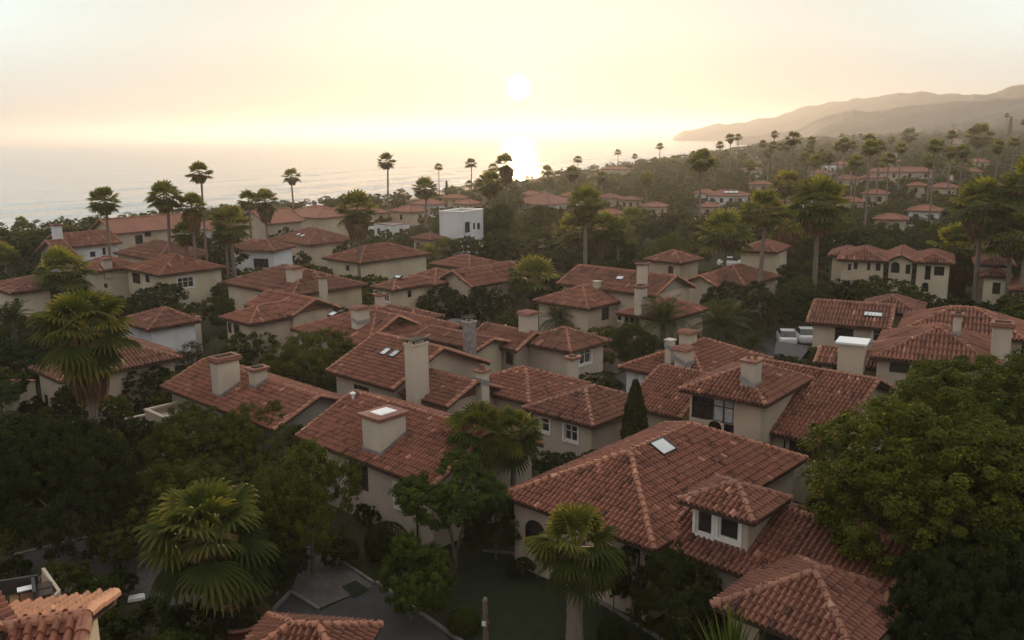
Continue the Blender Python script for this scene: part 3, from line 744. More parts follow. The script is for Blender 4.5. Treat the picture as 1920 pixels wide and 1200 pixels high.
def chimney(px, pyb, pyt, wa, wb, B, z=None, style='brick', col='chim', tall_in=1.6):
    """near bottom corner pixel on the roof, pixel row of the top"""
    d = ray(px, pyb)
    if z is None:
        best = None
        for k, (p, n) in B.planes.items():
            den = d@n
            if den >= -1e-6: continue
            t = ((np.array(p)-ORG)@n)/den; q = ORG+d*t
            s, tt = (q[:2]-B.N)@B.a, (q[:2]-B.N)@B.b
            if -0.6 < s < B.La+0.6 and -0.6 < tt < B.Lb+0.6 and (best is None or t < best[0]): best = (t, q)
        q = best[1] if best else at(px, pyb, B.ze+0.8)
    else: q = at(px, pyb, z)
    zt = z_at(px, pyt, q[0], q[1]); c = q[:2]+B.a*wa/2+B.b*wb/2; rz = math.atan2(B.a[1], B.a[0])
    KEEP.append((px, (pyb+pyt)/2, math.hypot(*q[:2])))
    m = MB(); z0 = q[2]-tall_in; m.box((c[0], c[1], (z0+zt)/2), (wa, wb, zt-z0), 0, rz)
    o = m.build('chimney', MT[col], B.root, org=B.org)
    cp = MB(); x = (c[0], c[1])
    if style in ('brick', 'white_lid', 'open'):
        e = 0.12
        cp.box((*x, zt+0.05), (wa+2*e, wb+2*e, 0.10), 0, rz); cp.box((*x, zt+0.155), (wa+2*e+0.10, wb+2*e+0.10, 0.11), 0, rz)
        if style == 'open':
            r_ = 0.2
            for da, db, la, lb in ((0, wb/2, wa+.3, r_), (0, -wb/2, wa+.3, r_), (wa/2, 0, r_, wb-.1), (-wa/2, 0, r_, wb-.1)):
                cc = c+B.a*da+B.b*db; cp.box((cc[0], cc[1], zt+0.27), (la, lb, 0.13), 0, rz)
            cp.box((*x, zt+0.215), (wa-0.1, wb-0.1, 0.02), 2, rz)
        elif style == 'white_lid': cp.box((*x, zt+0.23), (wa*0.62, wb*0.62, 0.06), 1, rz)
        else: cp.box((*x, zt+0.245), (wa*0.7, wb*0.7, 0.08), 2, rz)
    elif style == 'flat':
        cp.box((*x, zt+0.06), (wa+0.16, wb+0.16, 0.12), 3, rz)
    elif style == 'pots':
        cp.box((*x, zt+0.06), (wa+0.2, wb+0.2, 0.12), 0, rz)
        for i in (-0.25, 0.25):
            cc = c+B.a*wa*i; cp.lathe([(0.13, 0.1), (0.10, 0.35), (0.13, 0.42), (0.09, 0.42), (0.08, 0.1)], (cc[0], cc[1], zt), 10, 0)
    elif style == 'tiled':
        cp.box((*x, zt+0.05), (wa+0.3, wb+0.3, 0.1), 0, rz)
        n = max(2, int(wb/0.28))
        for i in range(n):
            cc = c+B.b*(-wb/2+wb*(i+.5)/n); p = cc-B.a*(wa/2+0.2); q2 = cc+B.a*(wa/2+0.2)
            cp.tube([(p[0], p[1], zt+0.12), (q2[0], q2[1], zt+0.12)], 0.13, 8, 0)
    elif style == 'cowl':
        cp.box((*x, zt+0.05), (wa+0.12, wb+0.12, 0.1), 3, rz)
        for sa in (-1, 1):
            for sb in (-1, 1): cc = c+B.a*sa*wa*.38+B.b*sb*wb*.38; cp.box((cc[0], cc[1], zt+0.2), (0.07, 0.07, 0.22), 2, rz)
        cp.box((*x, zt+0.34), (wa+0.1, wb+0.1, 0.06), 2, rz)
    cp.build('chimney_cap', [MT['brickcap'], MT['white_metal'], MT['soot'], MT['chim']], o, org=B.org)
    if z is None and math.hypot(*q[:2]) < 75:
        fl = MB(); k = 0.05
        base = [(-wa/2-k, -wb/2-k), (wa/2+k, -wb/2-k), (wa/2+k, wb/2+k), (-wa/2-k, wb/2+k)]
        pl = min(B.planes.values(), key=lambda P: abs((np.array(q)-P[0])@P[1])) if B.planes else None
        if pl is not None:
            ring = []
            for da, db in base:
                cc = c+B.a*da+B.b*db; zz = pl[0][2]-((cc-pl[0][:2])@pl[1][:2])/pl[1][2]; ring.append((cc[0], cc[1], zz))
            for i in range(4):
                p, r2 = ring[i], ring[(i+1) % 4]
                fl.poly([(p[0], p[1], p[2]-0.05), (r2[0], r2[1], r2[2]-0.05), (r2[0], r2[1], r2[2]+0.26), (p[0], p[1], p[2]+0.26)])
            fl.build('flashing', MT['flash'], o, org=B.org)
    return o

def skylight(px, py, B, side='f', w=0.7, h=1.0, tint='skyglass'):
    p, n = B.planes[side]; d = ray(px, py); t = ((np.array(p)-ORG)@n)/(d@n); q = ORG+d*t
    u = np.array([*(B.a if side in 'fk' else B.b), 0]); v = np.cross(n, u)
    if v[2] < 0: v = -v
    KEEP.append((px, py, math.hypot(*q[:2])))
    def bx(m, u0, u1, v0, v1, n0, n1, mi):
        P = [q+u*a+v*b_+n*c for c in (n0, n1) for a, b_ in ((u0, v0), (u1, v0), (u1, v1), (u0, v1))]; m.hexa(P, mi)
    m = MB(); f = 0.06
    bx(m, -w/2, w/2, -h/2, -h/2+f, 0, .2, 0); bx(m, -w/2, w/2, h/2-f, h/2, 0, .2, 0)
    bx(m, -w/2, -w/2+f, -h/2+f, h/2-f, 0, .199, 0); bx(m, w/2-f, w/2, -h/2+f, h/2-f, 0, .199, 0)
    o = m.build('skylight', MT['frame_dark'], B.root, org=B.org)
    g = MB(); bx(g, -w/2+f, w/2-f, -h/2+f, h/2-f, 0.05, 0.175, 0); g.build('glass', MT[tint], o, org=B.org)

def pipe(px0, py0, B, side='f', dz=None):
    """a downpipe on the wall"""
    d = ray(px0, py0); nrm = B.b if side == 'f' else B.a
    t = (nrm@B.N+B.o-0.06)/(nrm@d[:2]); q = ORG+d*t
    m = MB(); m.tube([(q[0]-nrm[0]*.3, q[1]-nrm[1]*.3, B.ze-0.12), (q[0], q[1], B.ze-0.4), (q[0], q[1], B.z0)], 0.045, 8, 0)
    m.build('downpipe', MT['iron'], B.root, org=B.org, smooth=True)

def vent(px, py, B, side='f', kind=0):
    p, n = B.planes[side]; d = ray(px, py); t = ((np.array(p)-ORG)@n)/(d@n); q = ORG+d*t
    m = MB()
    m.lathe([(0.09, -0.1), (0.09, 0.3), (0.17, 0.3), (0.17, 0.36), (0.02, 0.46)], q, 12, 0)
    m.build('roof_vent', MT['white_metal'], B.root, org=B.org, smooth=False)

# ---- foreground and middle distance, block by block
house('large front house', 'large cream hip roofed house with twin window dormer and a slanted skylight', 'beige')
A = bk((1227, 1032), (938, 928), (1393, 830), 3.6, 'hip', 25, wins=[('f', (984, 976, 1024, 1032), 'arch dark')])
skylight(1241, 841, A, 'r', 1.15, 0.95)
A2 = bk((1640, 1166), (1250, 1012), 7.4, 3.3, 'ga', 22)
bk((1413, 980), (1270, 938), (1475, 932), 5.3, 'hip', 24, wins=[('f', (1302, 952, 1336, 1002), 'white plain'), ('f', (1347, 962, 1386, 1013), 'white plain')], z0=2.5)
A4 = bk((1605, 1240), (1340, 1130), (1665, 1098), 3.4, 'hip', 25, wins=[('f', (1422, 1172, 1500, 1240), 'dark')])
pipe(1197, 1080, A)

house('big square chimney house', 'long cream house whose roof carries one broad square chimney with white lid', 'beige')
B_ = bk((808, 914), (555, 818), 8.2, 3.6, 'ga', 23, wins=[('f', (656, 866, 690, 916), 'dark'), ('f', (741, 911, 762, 952), 'white plain')])
chimney(714, 857, 792, 1.45, 1.75, B_, style='white_lid')
pipe(781, 950, B_); vent(662, 748, B_)

house('twin skylight house', 'house with two roof skylights and a tall plain chimney at its gable', 'beige')
C_ = bk((735, 730), (622, 693), 9.0, 4.2, 'ga', 23, wins=[('f', (664, 724, 692, 748), 'dark')])
chimney(777, 725, 650, 0.85, 1.25, C_, z=4.6, style='cowl', tall_in=3)
skylight(724, 662, C_, 'f', .62, .8); skylight(741, 666, C_, 'f', .62, .8, 'curtain')

house('brown gable house', 'low house with wide dark brown gable between other tiled roofs', 'beige')
D_ = bk((837, 763), 8.5, (993, 741), 3.6, 'ga', 22, gable='brownboard')
D2 = bk((993, 757), 6.5, (1082, 714), 3.4, 'hip', 21)
chimney(903, 722, 700, .6, .7, D_, style='pots'); chimney(1074, 725, 676, .55, .65, D2, z=2.9, style='brick', tall_in=3)

house('two white window house', 'small hip roofed house with two small white framed windows', 'beige')
E_ = bk((1112, 800), (980, 765), 6.5, 3.3, 'hip', 22, wins=[('f', (1014, 783, 1030, 810), 'white'), ('f', (1058, 796, 1083, 827), 'white')])

house('two storey front house', 'two storey cream house with wide dark windows and a chimney on its upper hip roof', 'cream')
F2 = bk((1562, 838), (1360, 768), 11.5, 3.8, 'ga', 23, wins=[('f', (1480, 812, 1556, 860), 'dark curtain')])
F1 = bk((1437, 760), (1262, 735), 6.6, 5.9, 'hip', 24, ang=141, wins=[('f', (1297, 741, 1376, 790), 'dark curtain'), ('f', (1328, 789, 1353, 809), 'arch dark'), ('f', (1357, 795, 1376, 812), 'dark plain')], z0=0)
F3 = bk((1274, 784), (1190, 752), 8.0, 3.5, 'ga', 24)
chimney(1414, 728, 682, .8, .9, F1, style='pots'); chimney(1614, 756, 726, .9, .8, F2, z=4.6, style='flat')
pipe(1472, 812, F2); vent(1475, 708, F2)

house('garage door house', 'low tiled house with white garage door and two stub chimneys', 'white')
G_ = bk((1325, 722), (1178, 682), 9.5, 3.4, 'hip', 24, wins=[('f', (1192, 690, 1244, 722), 'garage')])
chimney(1285, 686, 660, .9, 1.1, G_, style='tiled'); chimney(1258, 657, 641, .5, .55, G_, style='flat')
chimney(1293, 640, 628, .9, 1.0, G_, z=5.3, style='tiled')

house('white roof box house', 'wide tiled house with white topped box and skylight beside parked cars', 'cream')
H1 = bk((1668, 618), (1515, 603), 7, 4.2, 'ga', 22, ang=152, wins=[('f', (1565, 615, 1600, 640), 'dark'), ('f', (1636, 618, 1652, 640), 'white')])
H2 = bk((1880, 694), (1638, 657), 9.5, 4.2, 'hip', 23, ang=152, wins=[('f', (1668, 672, 1720, 700), 'dark')])
H3 = bk((1665, 694), (1526, 682), 5.0, 3.0, 'ga', 16, ang=152, wins=[('f', (1560, 690, 1600, 712), 'dark')])
H4 = bk((1632, 655), (1558, 648), 2.6, 5.0, 'flat', ang=152, z0=3.0, roofmat='white_metal')
H5 = bk((1930, 640), 9, (1990, 610), 4.6, 'hip', 23, ang=152)
H6 = bk((1728, 592), (1612, 580), 6, 4.6, 'hip', 23, ang=152)
mb_ = MB(); c_ = H4.c; mb_.box((c_[0], c_[1], H4.ze+0.2), (H4.La-0.5, H4.Lb-0.5, 0.12), 0, R(152)); mb_.build('roof_lid', MT['white_metal'], H4.root, org=H4.org)
skylight(1637, 592, H1, 'f', 1.5, .7); chimney(1801, 628, 594, .55, .6, H2, style='brick'); chimney(1893, 672, 616, 1.2, 1.2, H2, z=4.5, style='open')

house('tall chimney house', 'hip roofed house with tall chimney above a smaller one and small skylight', 'cream')
I1 = bk((1228, 556), (1083, 524), (1307, 538), 4.6, 'ga', 23, wins=[('f', (1148, 580, 1174, 602), 'white')], gable='grey')
I2 = bk((1103, 580), (1008, 562), 8.5, 3.5, 'hip', 22, wins=[('r', (1128, 576, 1142, 600), 'dark')])
I3 = bk((1250, 602), (1168, 584), 7.5, 3.4, 'hip', 22, wins=[('f', (1150, 585, 1200, 606), 'white')])
chimney(1205, 543, 498, .75, .85, I1, style='brick'); chimney(1203, 560, 541, .8, .9, I1, style='brick'); chimney(1120, 545, 530, .6, .6, I1, style='flat')
skylight(1163, 523, I1, 'f', .9, .7)

house('stone chimney house', 'tiled house with rough grey stone chimney and yellow gable wall', 'yellow')
J1 = bk((893, 657), (763, 634), (965, 643), 4.4, 'ga', 17)
J3 = bk((967, 658), 5.5, (1043, 639), 4.0, 'ga', 24, col='beige', wins=[('r', (1009, 652, 1024, 681), 'dark'), ('f', (948, 660, 962, 684), 'dark')])
J2 = bk((1070, 661), (975, 640), (1129, 636), 4.2, 'hip', 23, col='beige', wins=[('r', (1086, 650, 1108, 682), 'white')])
chimney(881, 668, 606, .7, .7, J1, z=4.3, style='cowl', col='stone', tall_in=2); chimney(990, 603, 592, 1.0, 1.2, J2, z=5.9, style='tiled')
vent(948, 619, J2, 'f')

house('flat skylight house', 'low tiled house with a flat pale skylight and small brown side gable', 'beige')
K1 = bk((690, 652), (566, 613), 10.5, 3.7, 'hip', 20)
K2 = bk((705, 627), 5, (772, 606), 4.2, 'ga', 26, gable='brownboard')
K3 = bk((772, 606), 7, (816, 590), 4.0, 'hip', 20)
chimney(670, 607, 582, .8, 1.3, K1, style='tiled'); chimney(711, 575, 556, .6, .7, K1, z=5.0, style='brick'); skylight(625, 591, K1, 'f', .8, .7)

house('brown board gable house', 'tiled house with brown boarded side gable and slim front chimney', 'cream')
L0 = bk((467, 609), (400, 597), 9, 4.2, 'hip', 22, wins=[('f', (424, 605, 434, 624), 'dark'), ('f', (438, 608, 449, 626), 'dark')])
L1 = bk((547, 593), 8, (624, 574), 4.4, 'ga', 24, gable='brownboard')
chimney(488, 623, 589, .6, .65, L0, z=2.6, style='pots', tall_in=2.6)

house('broad back roof', 'broad hip roofed house behind the brown boarded gable with one slim chimney', 'cream')
M1 = bk((548, 556), (460, 524), (667, 530), 4.4, 'hip', 21)
chimney(605, 552, 523, .6, .65, M1, z=4.5, style='brick'); chimney(548, 512, 505, 1.2, 1.2, M1, z=6.3, style='tiled')

house('open chimney house', 'tiled house with hollow topped chimney and shorter chimney beside its end gable', 'grey')
N1 = bk((512, 806), (283, 730), (630, 742), 3.6, 'ga', 22)
chimney(413, 747, 682, .95, 1.5, N1, style='open'); chimney(479, 730, 698, .7, .9, N1, style='brick')
N2 = bk((300, 792), 3.5, 5.0, 2.6, 'flat', col='cream', roofmat='cream')

house('walled garden house', 'cream house partly behind the big shaggy palm with walled forecourt', 'cream')
O1 = bk((112, 716), (48, 692), 9, 3.6, 'hip', 22, wins=[('f', (84, 740, 90, 760), 'dark')])
house('narrow roof house', 'narrow tiled roof wedged behind the big shaggy palm crown', 'cream')
bk((268, 672), 6, (303, 652), 3.2, 'ga', 24)
house('white side house', 'low house with long whitish side wall and chimney at its corner', 'white')
P1 = bk((277, 619), 6.5, (374, 601), 3.8, 'hb', 24); chimney(362, 634, 598, .75, .9, P1, z=1.6, style='pots', tall_in=1.6)
house('corner roof house', 'tiled house at the frame edge with plain shaded wall', 'yellow')
bk((17, 551), 9, (92, 537), 4.2, 'hb', 23, wins=[('r', (24, 560, 34, 574), 'dark')]); 
house('white sea side house', 'white house with grey gable end and white chimney near the sea', 'white')
U1 = bk((120, 465), 8, (218, 453), 5.5, 'gb', 22, wins=[('r', (166, 472, 176, 482), 'dark'), ('r', (190, 465, 196, 478), 'dark')])
U2 = bk((112, 480), 8.5, 2.2, 5.0, 'gb', 22, col='grey', wins=[('f', (50, 484, 80, 508), 'white')])
chimney(104, 456, 424, 1.0, 1.1, U1, z=6.2, style='brick', col='white')
house('red ridge house', 'cream house with long red roof right beside the surf', 'cream')
bk((213, 438), (184, 430), (352, 421), 5.5, 'gb', 23, wins=[('r', (250, 441, 264, 458), 'dark'), ('r', (268, 434, 280, 444), 'dark')])
house('plain yellow house', 'plain yellowish house with stub chimney beneath two slender palms', 'yellow')
W1 = bk((172, 511), 7, (268, 498), 4.4, 'hb', 22, wins=[('r', (192, 532, 198, 540), 'dark')]); chimney(195, 498, 488, .9, 1, W1, style='tiled')
house('shuttered window house', 'yellow hip roofed house with dark shuttered windows among tall slender palms', 'yellow')
bk((297, 517), (238, 502), (434, 503), 4.6, 'hip', 21, wins=[('f', (247, 512, 262, 532), 'dark'), ('f', (272, 516, 280, 530), 'dark'), ('r', (330, 520, 360, 540), 'white')])
house('little gable house', 'small cream house with low gable behind the yellow house', 'yellow')
bk((292, 489), (247, 471), (378, 472), 4.2, 'hip', 22, wins=[('f', (268, 482, 274, 492), 'dark')])
house('white corner house', 'white house with flat white trim behind slender palm trunks', 'white')
bk((514, 471), (388, 475), 6, 4.4, 'hip', 22, ang=163, wins=[('f', (474, 485, 502, 502), 'dark'), ('f', (420, 484, 432, 496), 'dark')])
house('skylit sea roof', 'low broad roof with three small skylights near the beach palms', 'cream')
V1 = bk((578, 460), (497, 450), (658, 447), 4.0, 'hip', 20); skylight(560, 441, V1, 'f', .9, .8); skylight(568, 443, V1, 'f', .9, .8)
house('beach edge roof', 'hazy tiled house beyond the skylit roof close to the beach', 'cream')
bk((596, 409), (536, 401), (652, 402), 5, 'hip', 19, d=175)
house('beige gable house', 'pale beige gable end beside two slender palms near the beach', 'beige')
bk((500, 420), (465, 412), (536, 410), 5, 'gb', 22, d=165)
house('white cube house', 'plain white cube house with flat roof and tall narrow window', 'white', name='flat_roof_house')
BC = bk((868, 399), 5.6, 7.6, 5.9, 'flat', d=150, ang=150, wins=[('r', (871, 416, 880, 436), 'dark'), ('r', (886, 418, 890, 430), 'dark'), ('r', (894, 418, 899, 430), 'dark')], roofmat='white_metal')
house('palm trunk house', 'yellow hip roofed house half hidden behind tall palm trunk', 'yellow')
bk((675, 494), (612, 483), (792, 474), 4.2, 'hip', 21, wins=[('f', (648, 498, 655, 508), 'dark')])
house('round window house', 'yellow house with round gable window and pale skylight', 'yellow')
E1 = bk((737, 545), (690, 539), 7, 4.6, 'hip', 21, wins=[('f', (718, 547, 729, 566), 'white'), ('r', (763, 544, 770, 558), 'dark')])
E2 = bk((886, 539), (832, 525), (958, 514), 4.6, 'gb', 26, col='cream', wins=[('f', (862, 513, 873, 526), 'gable dark plain')])
E3 = bk((815, 535), 6, 6, 4.6, 'hip', 21)
skylight(747, 521, E1, 'f', .9, .6)
house('low back roof', 'long low roof behind the round window house', 'beige')
bk((880, 505), (826, 492), (937, 494), 4.2, 'hip', 20)
house('arched door house', 'cream house with small arched doorway left of tall trunk', 'cream')
bk((1277, 494), (1228, 483), (1334, 487), 4.4, 'hip', 24, wins=[('f', (1253, 498, 1263, 514), 'arch wooddoor'), ('r', (1309, 496, 1318, 506), 'dark')])
house('cross gable house', 'low cream house with front gable behind tall palm trunks', 'cream')
bk((1345, 537), (1294, 526), (1400, 528), 3.6, 'gb', 24); bk((1397, 536), 7, (1482, 520), 3.8, 'hip', 23)
house('cream wall house', 'cream two storey house with plain walls among palms', 'yellow')
bk((1458, 474), (1388, 467), (1511, 463), 5.4, 'hip', 22, ang=150, wins=[('f', (1453, 495, 1459, 510), 'dark'), ('r', (1480, 470, 1486, 482), 'dark')])
house('long villa', 'long cream two storey villa with tall arched balcony opening', 'yellow', name='tiled_villa')
bk((1665, 491), (1570, 486), 8, 6, 'hip', 22, ang=155, wins=[('f', (1591, 495, 1597, 507), 'dark'), ('f', (1602, 492, 1609, 505), 'dark'), ('f', (1627, 493, 1633, 507), 'dark'), ('f', (1643, 494, 1652, 508), 'dark')])
bk((1719, 492), (1660, 486), 9, 6, 'gb', 26, ang=155, wins=[('f', (1672, 484, 1688, 512), 'arch dark plain'), ('f', (1699, 496, 1709, 514), 'dark')])
bk((1790, 495), (1712, 488), 8, 6, 'hip', 22, ang=155, wins=[('f', (1736, 498, 1747, 525), 'dark plain'), ('f', (1753, 500, 1772, 517), 'dark'), ('f', (1732, 530, 1745, 548), 'arch dark')])
bk((1620, 482), (1553, 479), 6, 5.2, 'hip', 22, ang=155)
house('edge porch house', 'cream house with tiled porch roof at the frame edge behind palms', 'yellow')
bk((1905, 500), (1826, 494), 7, 5.6, 'hip', 22, ang=155); bk((1898, 521), (1837, 517), 4, 4.6, 'hip', 22, ang=155, wins=[('f', (1863, 530, 1878, 552), 'dark')]); bk((1960, 548), (1892, 544), 6, 3.6, 'hip', 22, ang=155)

FHB = []
def fh(nick, label, px, py, w, d, ratio=0.9, roof='hip', col='cream', wf=2, wr=2, ang=137, gable=None, pitch=20, name='tiled_house', **k):
    """a house far off: eave near corner at (px,py), about w pixels wide, d metres away"""
    house(nick, label, col, name=name)
    for dd_ in np.arange(110, 900, 3.0):              # where the sight line comes down to eaves height above the slope
        p_ = at_dist(px, py, dd_)
        if p_[2]-ground(p_[0], p_[1]) < 3.3: break
    d = float(dd_) if dd_ < 880 else d
    m = 1.1*w*d/FPX; ca = abs(math.sin(R(ang)-math.atan2(d, (px-960)/FPX*d))); La = m*0.55/max(ca, .25); Lb = La*ratio
    La, Lb = max(4, min(La, 30)), max(4, min(Lb, 22))
    B = bk((px, py), La, Lb, 4, roof, pitch, ang, d=d, gable=gable, auto=[('f', wf, 'dark'), ('r', wr, 'dark')], **k); FHB.append(B)
    return B
b1 = fh('white long house', 'long white house with a row of roof skylights in front of the dark wood', 1400, 367, 120, 205, .6, wf=4, ang=158, col='white', roof='ha')
for x in (1362, 1371, 1380): skylight(x, 361, b1, 'f', 1.2, 1.2)
fh('white wing roof', 'small tiled wing at the shaded end of the long white house', 1338, 362, 60, 212, .7, wf=2, ang=158, col='white')
fh('low wood house', 'tiled house in the gap of the dark wood with pale vent', 1618, 379, 78, 190, .8, ang=150)
fh('twin ridge house', 'two hipped cream house standing behind the low tiled house in the wood', 1664, 364, 72, 205, .8, ang=150)
fh('wood clearing house', 'red roofed house with white corner wall beneath tall palms', 1765, 396, 90, 180, .8, ang=150, col='white')
fh('modern white house', 'white flat roofed modern house between two palm trunks', 1302, 414, 45, 165, .8, 'flat', 'white', ang=150, name='flat_roof_house', roofmat='white_metal')
fh('hazy white house', 'white walled house glowing in haze below the sun glitter', 1030, 384, 130, 190, .9, col='white', wf=2, wr=4)
fh('haze gap roof', 'small tiled roof in the sunlit haze beyond the clipped trees', 1044, 436, 70, 140, .8, wf=0, wr=0)
fh('sunlit shore house', 'small hazy house with pale roof right of the sun glitter', 1085, 368, 60, 260, .8, wf=1, wr=1)
fh('tiny shore house', 'little red roof peeping from the hazy trees toward the shore', 1150, 372, 60, 270, .8, wf=1, wr=1)
fh('hazy orchard house', 'red roofed house sunk in hazy trees left of tall slim palm', 1235, 388, 62, 225, .8, wf=2, wr=1)
fh('low pale shore house', 'long pale roof on the far shore crest', 1170, 318, 75, 420, .5, wf=0, wr=0)
fh('long far house', 'long red roofed house high on the far slope below the palms', 1755, 322, 170, 290, .35, 'ha', wf=4, wr=1, ang=165)
fh('far end house', 'red roofed house at the end of the long far roof with pale skylights', 1845, 322, 75, 300, .7, wf=3, wr=2, ang=165)
fh('blue white far house', 'whitish blue house with flat roof on the far hillside', 1684, 287, 42, 420, .6, 'flat', 'white', ang=160, name='flat_roof_house', roofmat='white_metal')
fh('upper white house', 'tiny white house among trees near the top of the far slope', 1872, 270, 26, 520, .7, 'flat', 'white', ang=160, wf=2, wr=1, name='flat_roof_house', roofmat='white_metal')
fh('far pink roof', 'faint pinkish roof below the whitish blue far house', 1690, 303, 62, 360, .6, wf=2, ang=160)
fh('palm grove house', 'hazy roof behind the cluster of far palms', 1548, 325, 50, 330, .8, wf=1, wr=1)
fh('slope edge house', 'small red roof at the lower edge of the far palm cluster', 1418, 318, 48, 300, .8, wf=1, wr=1)
fh('far white terrace', 'low white terrace house under the far palm cluster', 1570, 312, 44, 350, .6, 'flat', 'white', ang=155, name='flat_roof_house', roofmat='white_metal')
fh('crest house', 'small house on the far crest near a lone cypress shape', 1800, 262, 30, 560, .7, wf=1, wr=1)
fh('hidden lane house', 'red roof glimpsed between dense trees and the tall right palms', 1735, 348, 48, 215, .8, wf=1, wr=1, ang=150)
fh('dim roof under palms', 'dim tiled roof low among trees left of the long white house', 1345, 388, 62, 175, .7, wf=1, wr=1, ang=150)
fh('sea palm house', 'hazy tiled roof behind the central pair of shaggy palms', 770, 398, 70, 215, .8, wf=1, wr=1)
fh('shore roof row', 'low hazy roof near the sand left of the slim palm', 650, 394, 50, 205, .8, wf=1, wr=1)
for a in (('grove lane house', 'low red roofed house between the wood and the tall palm row', 1500, 352, 80, 210), ('wide shade house', 'broad tiled house shaded by trees below the wood clearing', 1700, 412, 90, 172),
          ('upper lane house', 'red roofed house on the lane above the twin ridge house', 1610, 336, 70, 260), ('right slope house', 'tiled house high on the right slope beneath hazy palms', 1890, 352, 90, 230),
          ('beach lane house', 'hazy red roof near the beach between two thin palms', 860, 372, 60, 255), ('orchard row house', 'long tiled roof among hazy orchard trees', 1160, 402, 80, 200)):
    fh(*a[:6], .75, wf=2, wr=1, ang=150)
for a in (('dune roof house', 'low red roof behind the beach between two lone palms', 700, 400, 52, 215), ('thin palm house', 'small red roofed house beneath the thin distant palm', 805, 384, 62, 215), ('cube back house', 'hazy red roof just behind the white cube house', 880, 383, 55, 220),
          ('pale shed house', 'low pale flat roofed shed among trees near the beach', 735, 424, 66, 160), ('cube front roof', 'little tiled roof half buried in trees before the white cube', 806, 450, 62, 140), ('glitter house', 'hazy red roof under the middle of the sun glitter', 1000, 366, 50, 260),
          ('slope foot house', 'small house at the foot of the hazy right slope', 1190, 375, 50, 220), ('surf roof house', 'tiled roof behind the pale beige gable end', 592, 398, 62, 200), ('palm fork house', 'red roof between two slender palms near the surf', 432, 436, 62, 150), ('surf corner house', 'tiled roof right of the long red shore roof', 385, 430, 54, 160),
          ('wood edge house', 'red roof on the near edge of the dark wood', 1505, 378, 64, 190), ('wood middle house', 'small roof in the middle of the dark wood', 1556, 352, 54, 240), ('pair roof house', 'red roof left of the far pink roof', 1652, 334, 62, 260), ('crown gap house', 'red roof seen between tall palm crowns on the right slope', 1795, 352, 72, 220),
          ('west slope house', 'low tiled house left of the far palm cluster', 1442, 346, 62, 250), ('upper row house', 'tiled roof in the upper row of the right slope', 1856, 304, 62, 330), ('cluster foot house', 'small roof at the foot of the far palm cluster', 1592, 308, 50, 340), ('golden lane house', 'red roof in golden haze right of the sunlit palm', 1120, 432, 70, 150)):
    fh(*a[:6], .8, 'flat' if 'flat' in a[1] else 'hip', 'white' if 'flat' in a[1] else ('cream', 'white', 'beige', 'yellow')[a[2] % 4], wf=2, wr=1, ang=137 if a[2] < 1300 else 150)
# roofs close below the camera
house('corner foreground roof', 'large tiled roof corner in the near lower corner', 'cream', tile='tile_warm')
def near_roof(p0, p1, z, La, Lb, pitch, roof='ga'):
    q0, q1 = at(*p0, z), at(*p1, z); v = q1-q0; an = math.degrees(math.atan2(v[1], v[0]))
    a = np.array([math.cos(R(an)), math.sin(R(an))]); b = np.array([math.cos(R(an-90)), math.sin(R(an-90))]); tp = math.tan(R(pitch))
    N = q0[:2]-b*Lb/2 if roof == 'ga' else q0[:2]
    ze = z-tp*Lb/2 if roof == 'ga' else z
    px, py, _ = pix((N[0], N[1], ze))
    return bk((px, py), La, Lb, ze, roof, pitch, an, z0=-.2, over=.35, keep=False)
near_roof((160, 1152), (30, 1170), 10.7, 9, 6.0, 21)
q0, q1 = at(30, 1176, 10.75), at(-14, 1108, 10.75); v = q1-q0; px_, py_, _ = pix(q0)
bk((px_, py_), 6, float(np.linalg.norm(v))+.3, 10.75, 'hb', 17, math.degrees(math.atan2(v[1], v[0]))+90, z0=-.2, over=.35, keep=False)
house('bottom foreground roof', 'small orange tiled roof peak at the bottom edge', 'cream', tile='tile_warm')
q0, q1 = at(548, 1168, 3.4), at(684, 1179, 3.4); v = q0-q1; an = math.degrees(math.atan2(v[1], v[0])); b = np.array([math.cos(R(an-90)), math.sin(R(an-90))])
if b[1] < 0: b = -b
w_ = 3.4; N_ = q1[:2]-b*w_/2; ze_ = 3.4-math.tan(R(26))*w_/2; px_, py_, _ = pix((*N_, ze_))
Rr = bk((px_, py_), float(np.linalg.norm(v))+w_/2, w_, ze_, 'ha', 26, an, z0=-.2, over=.3, keep=False)

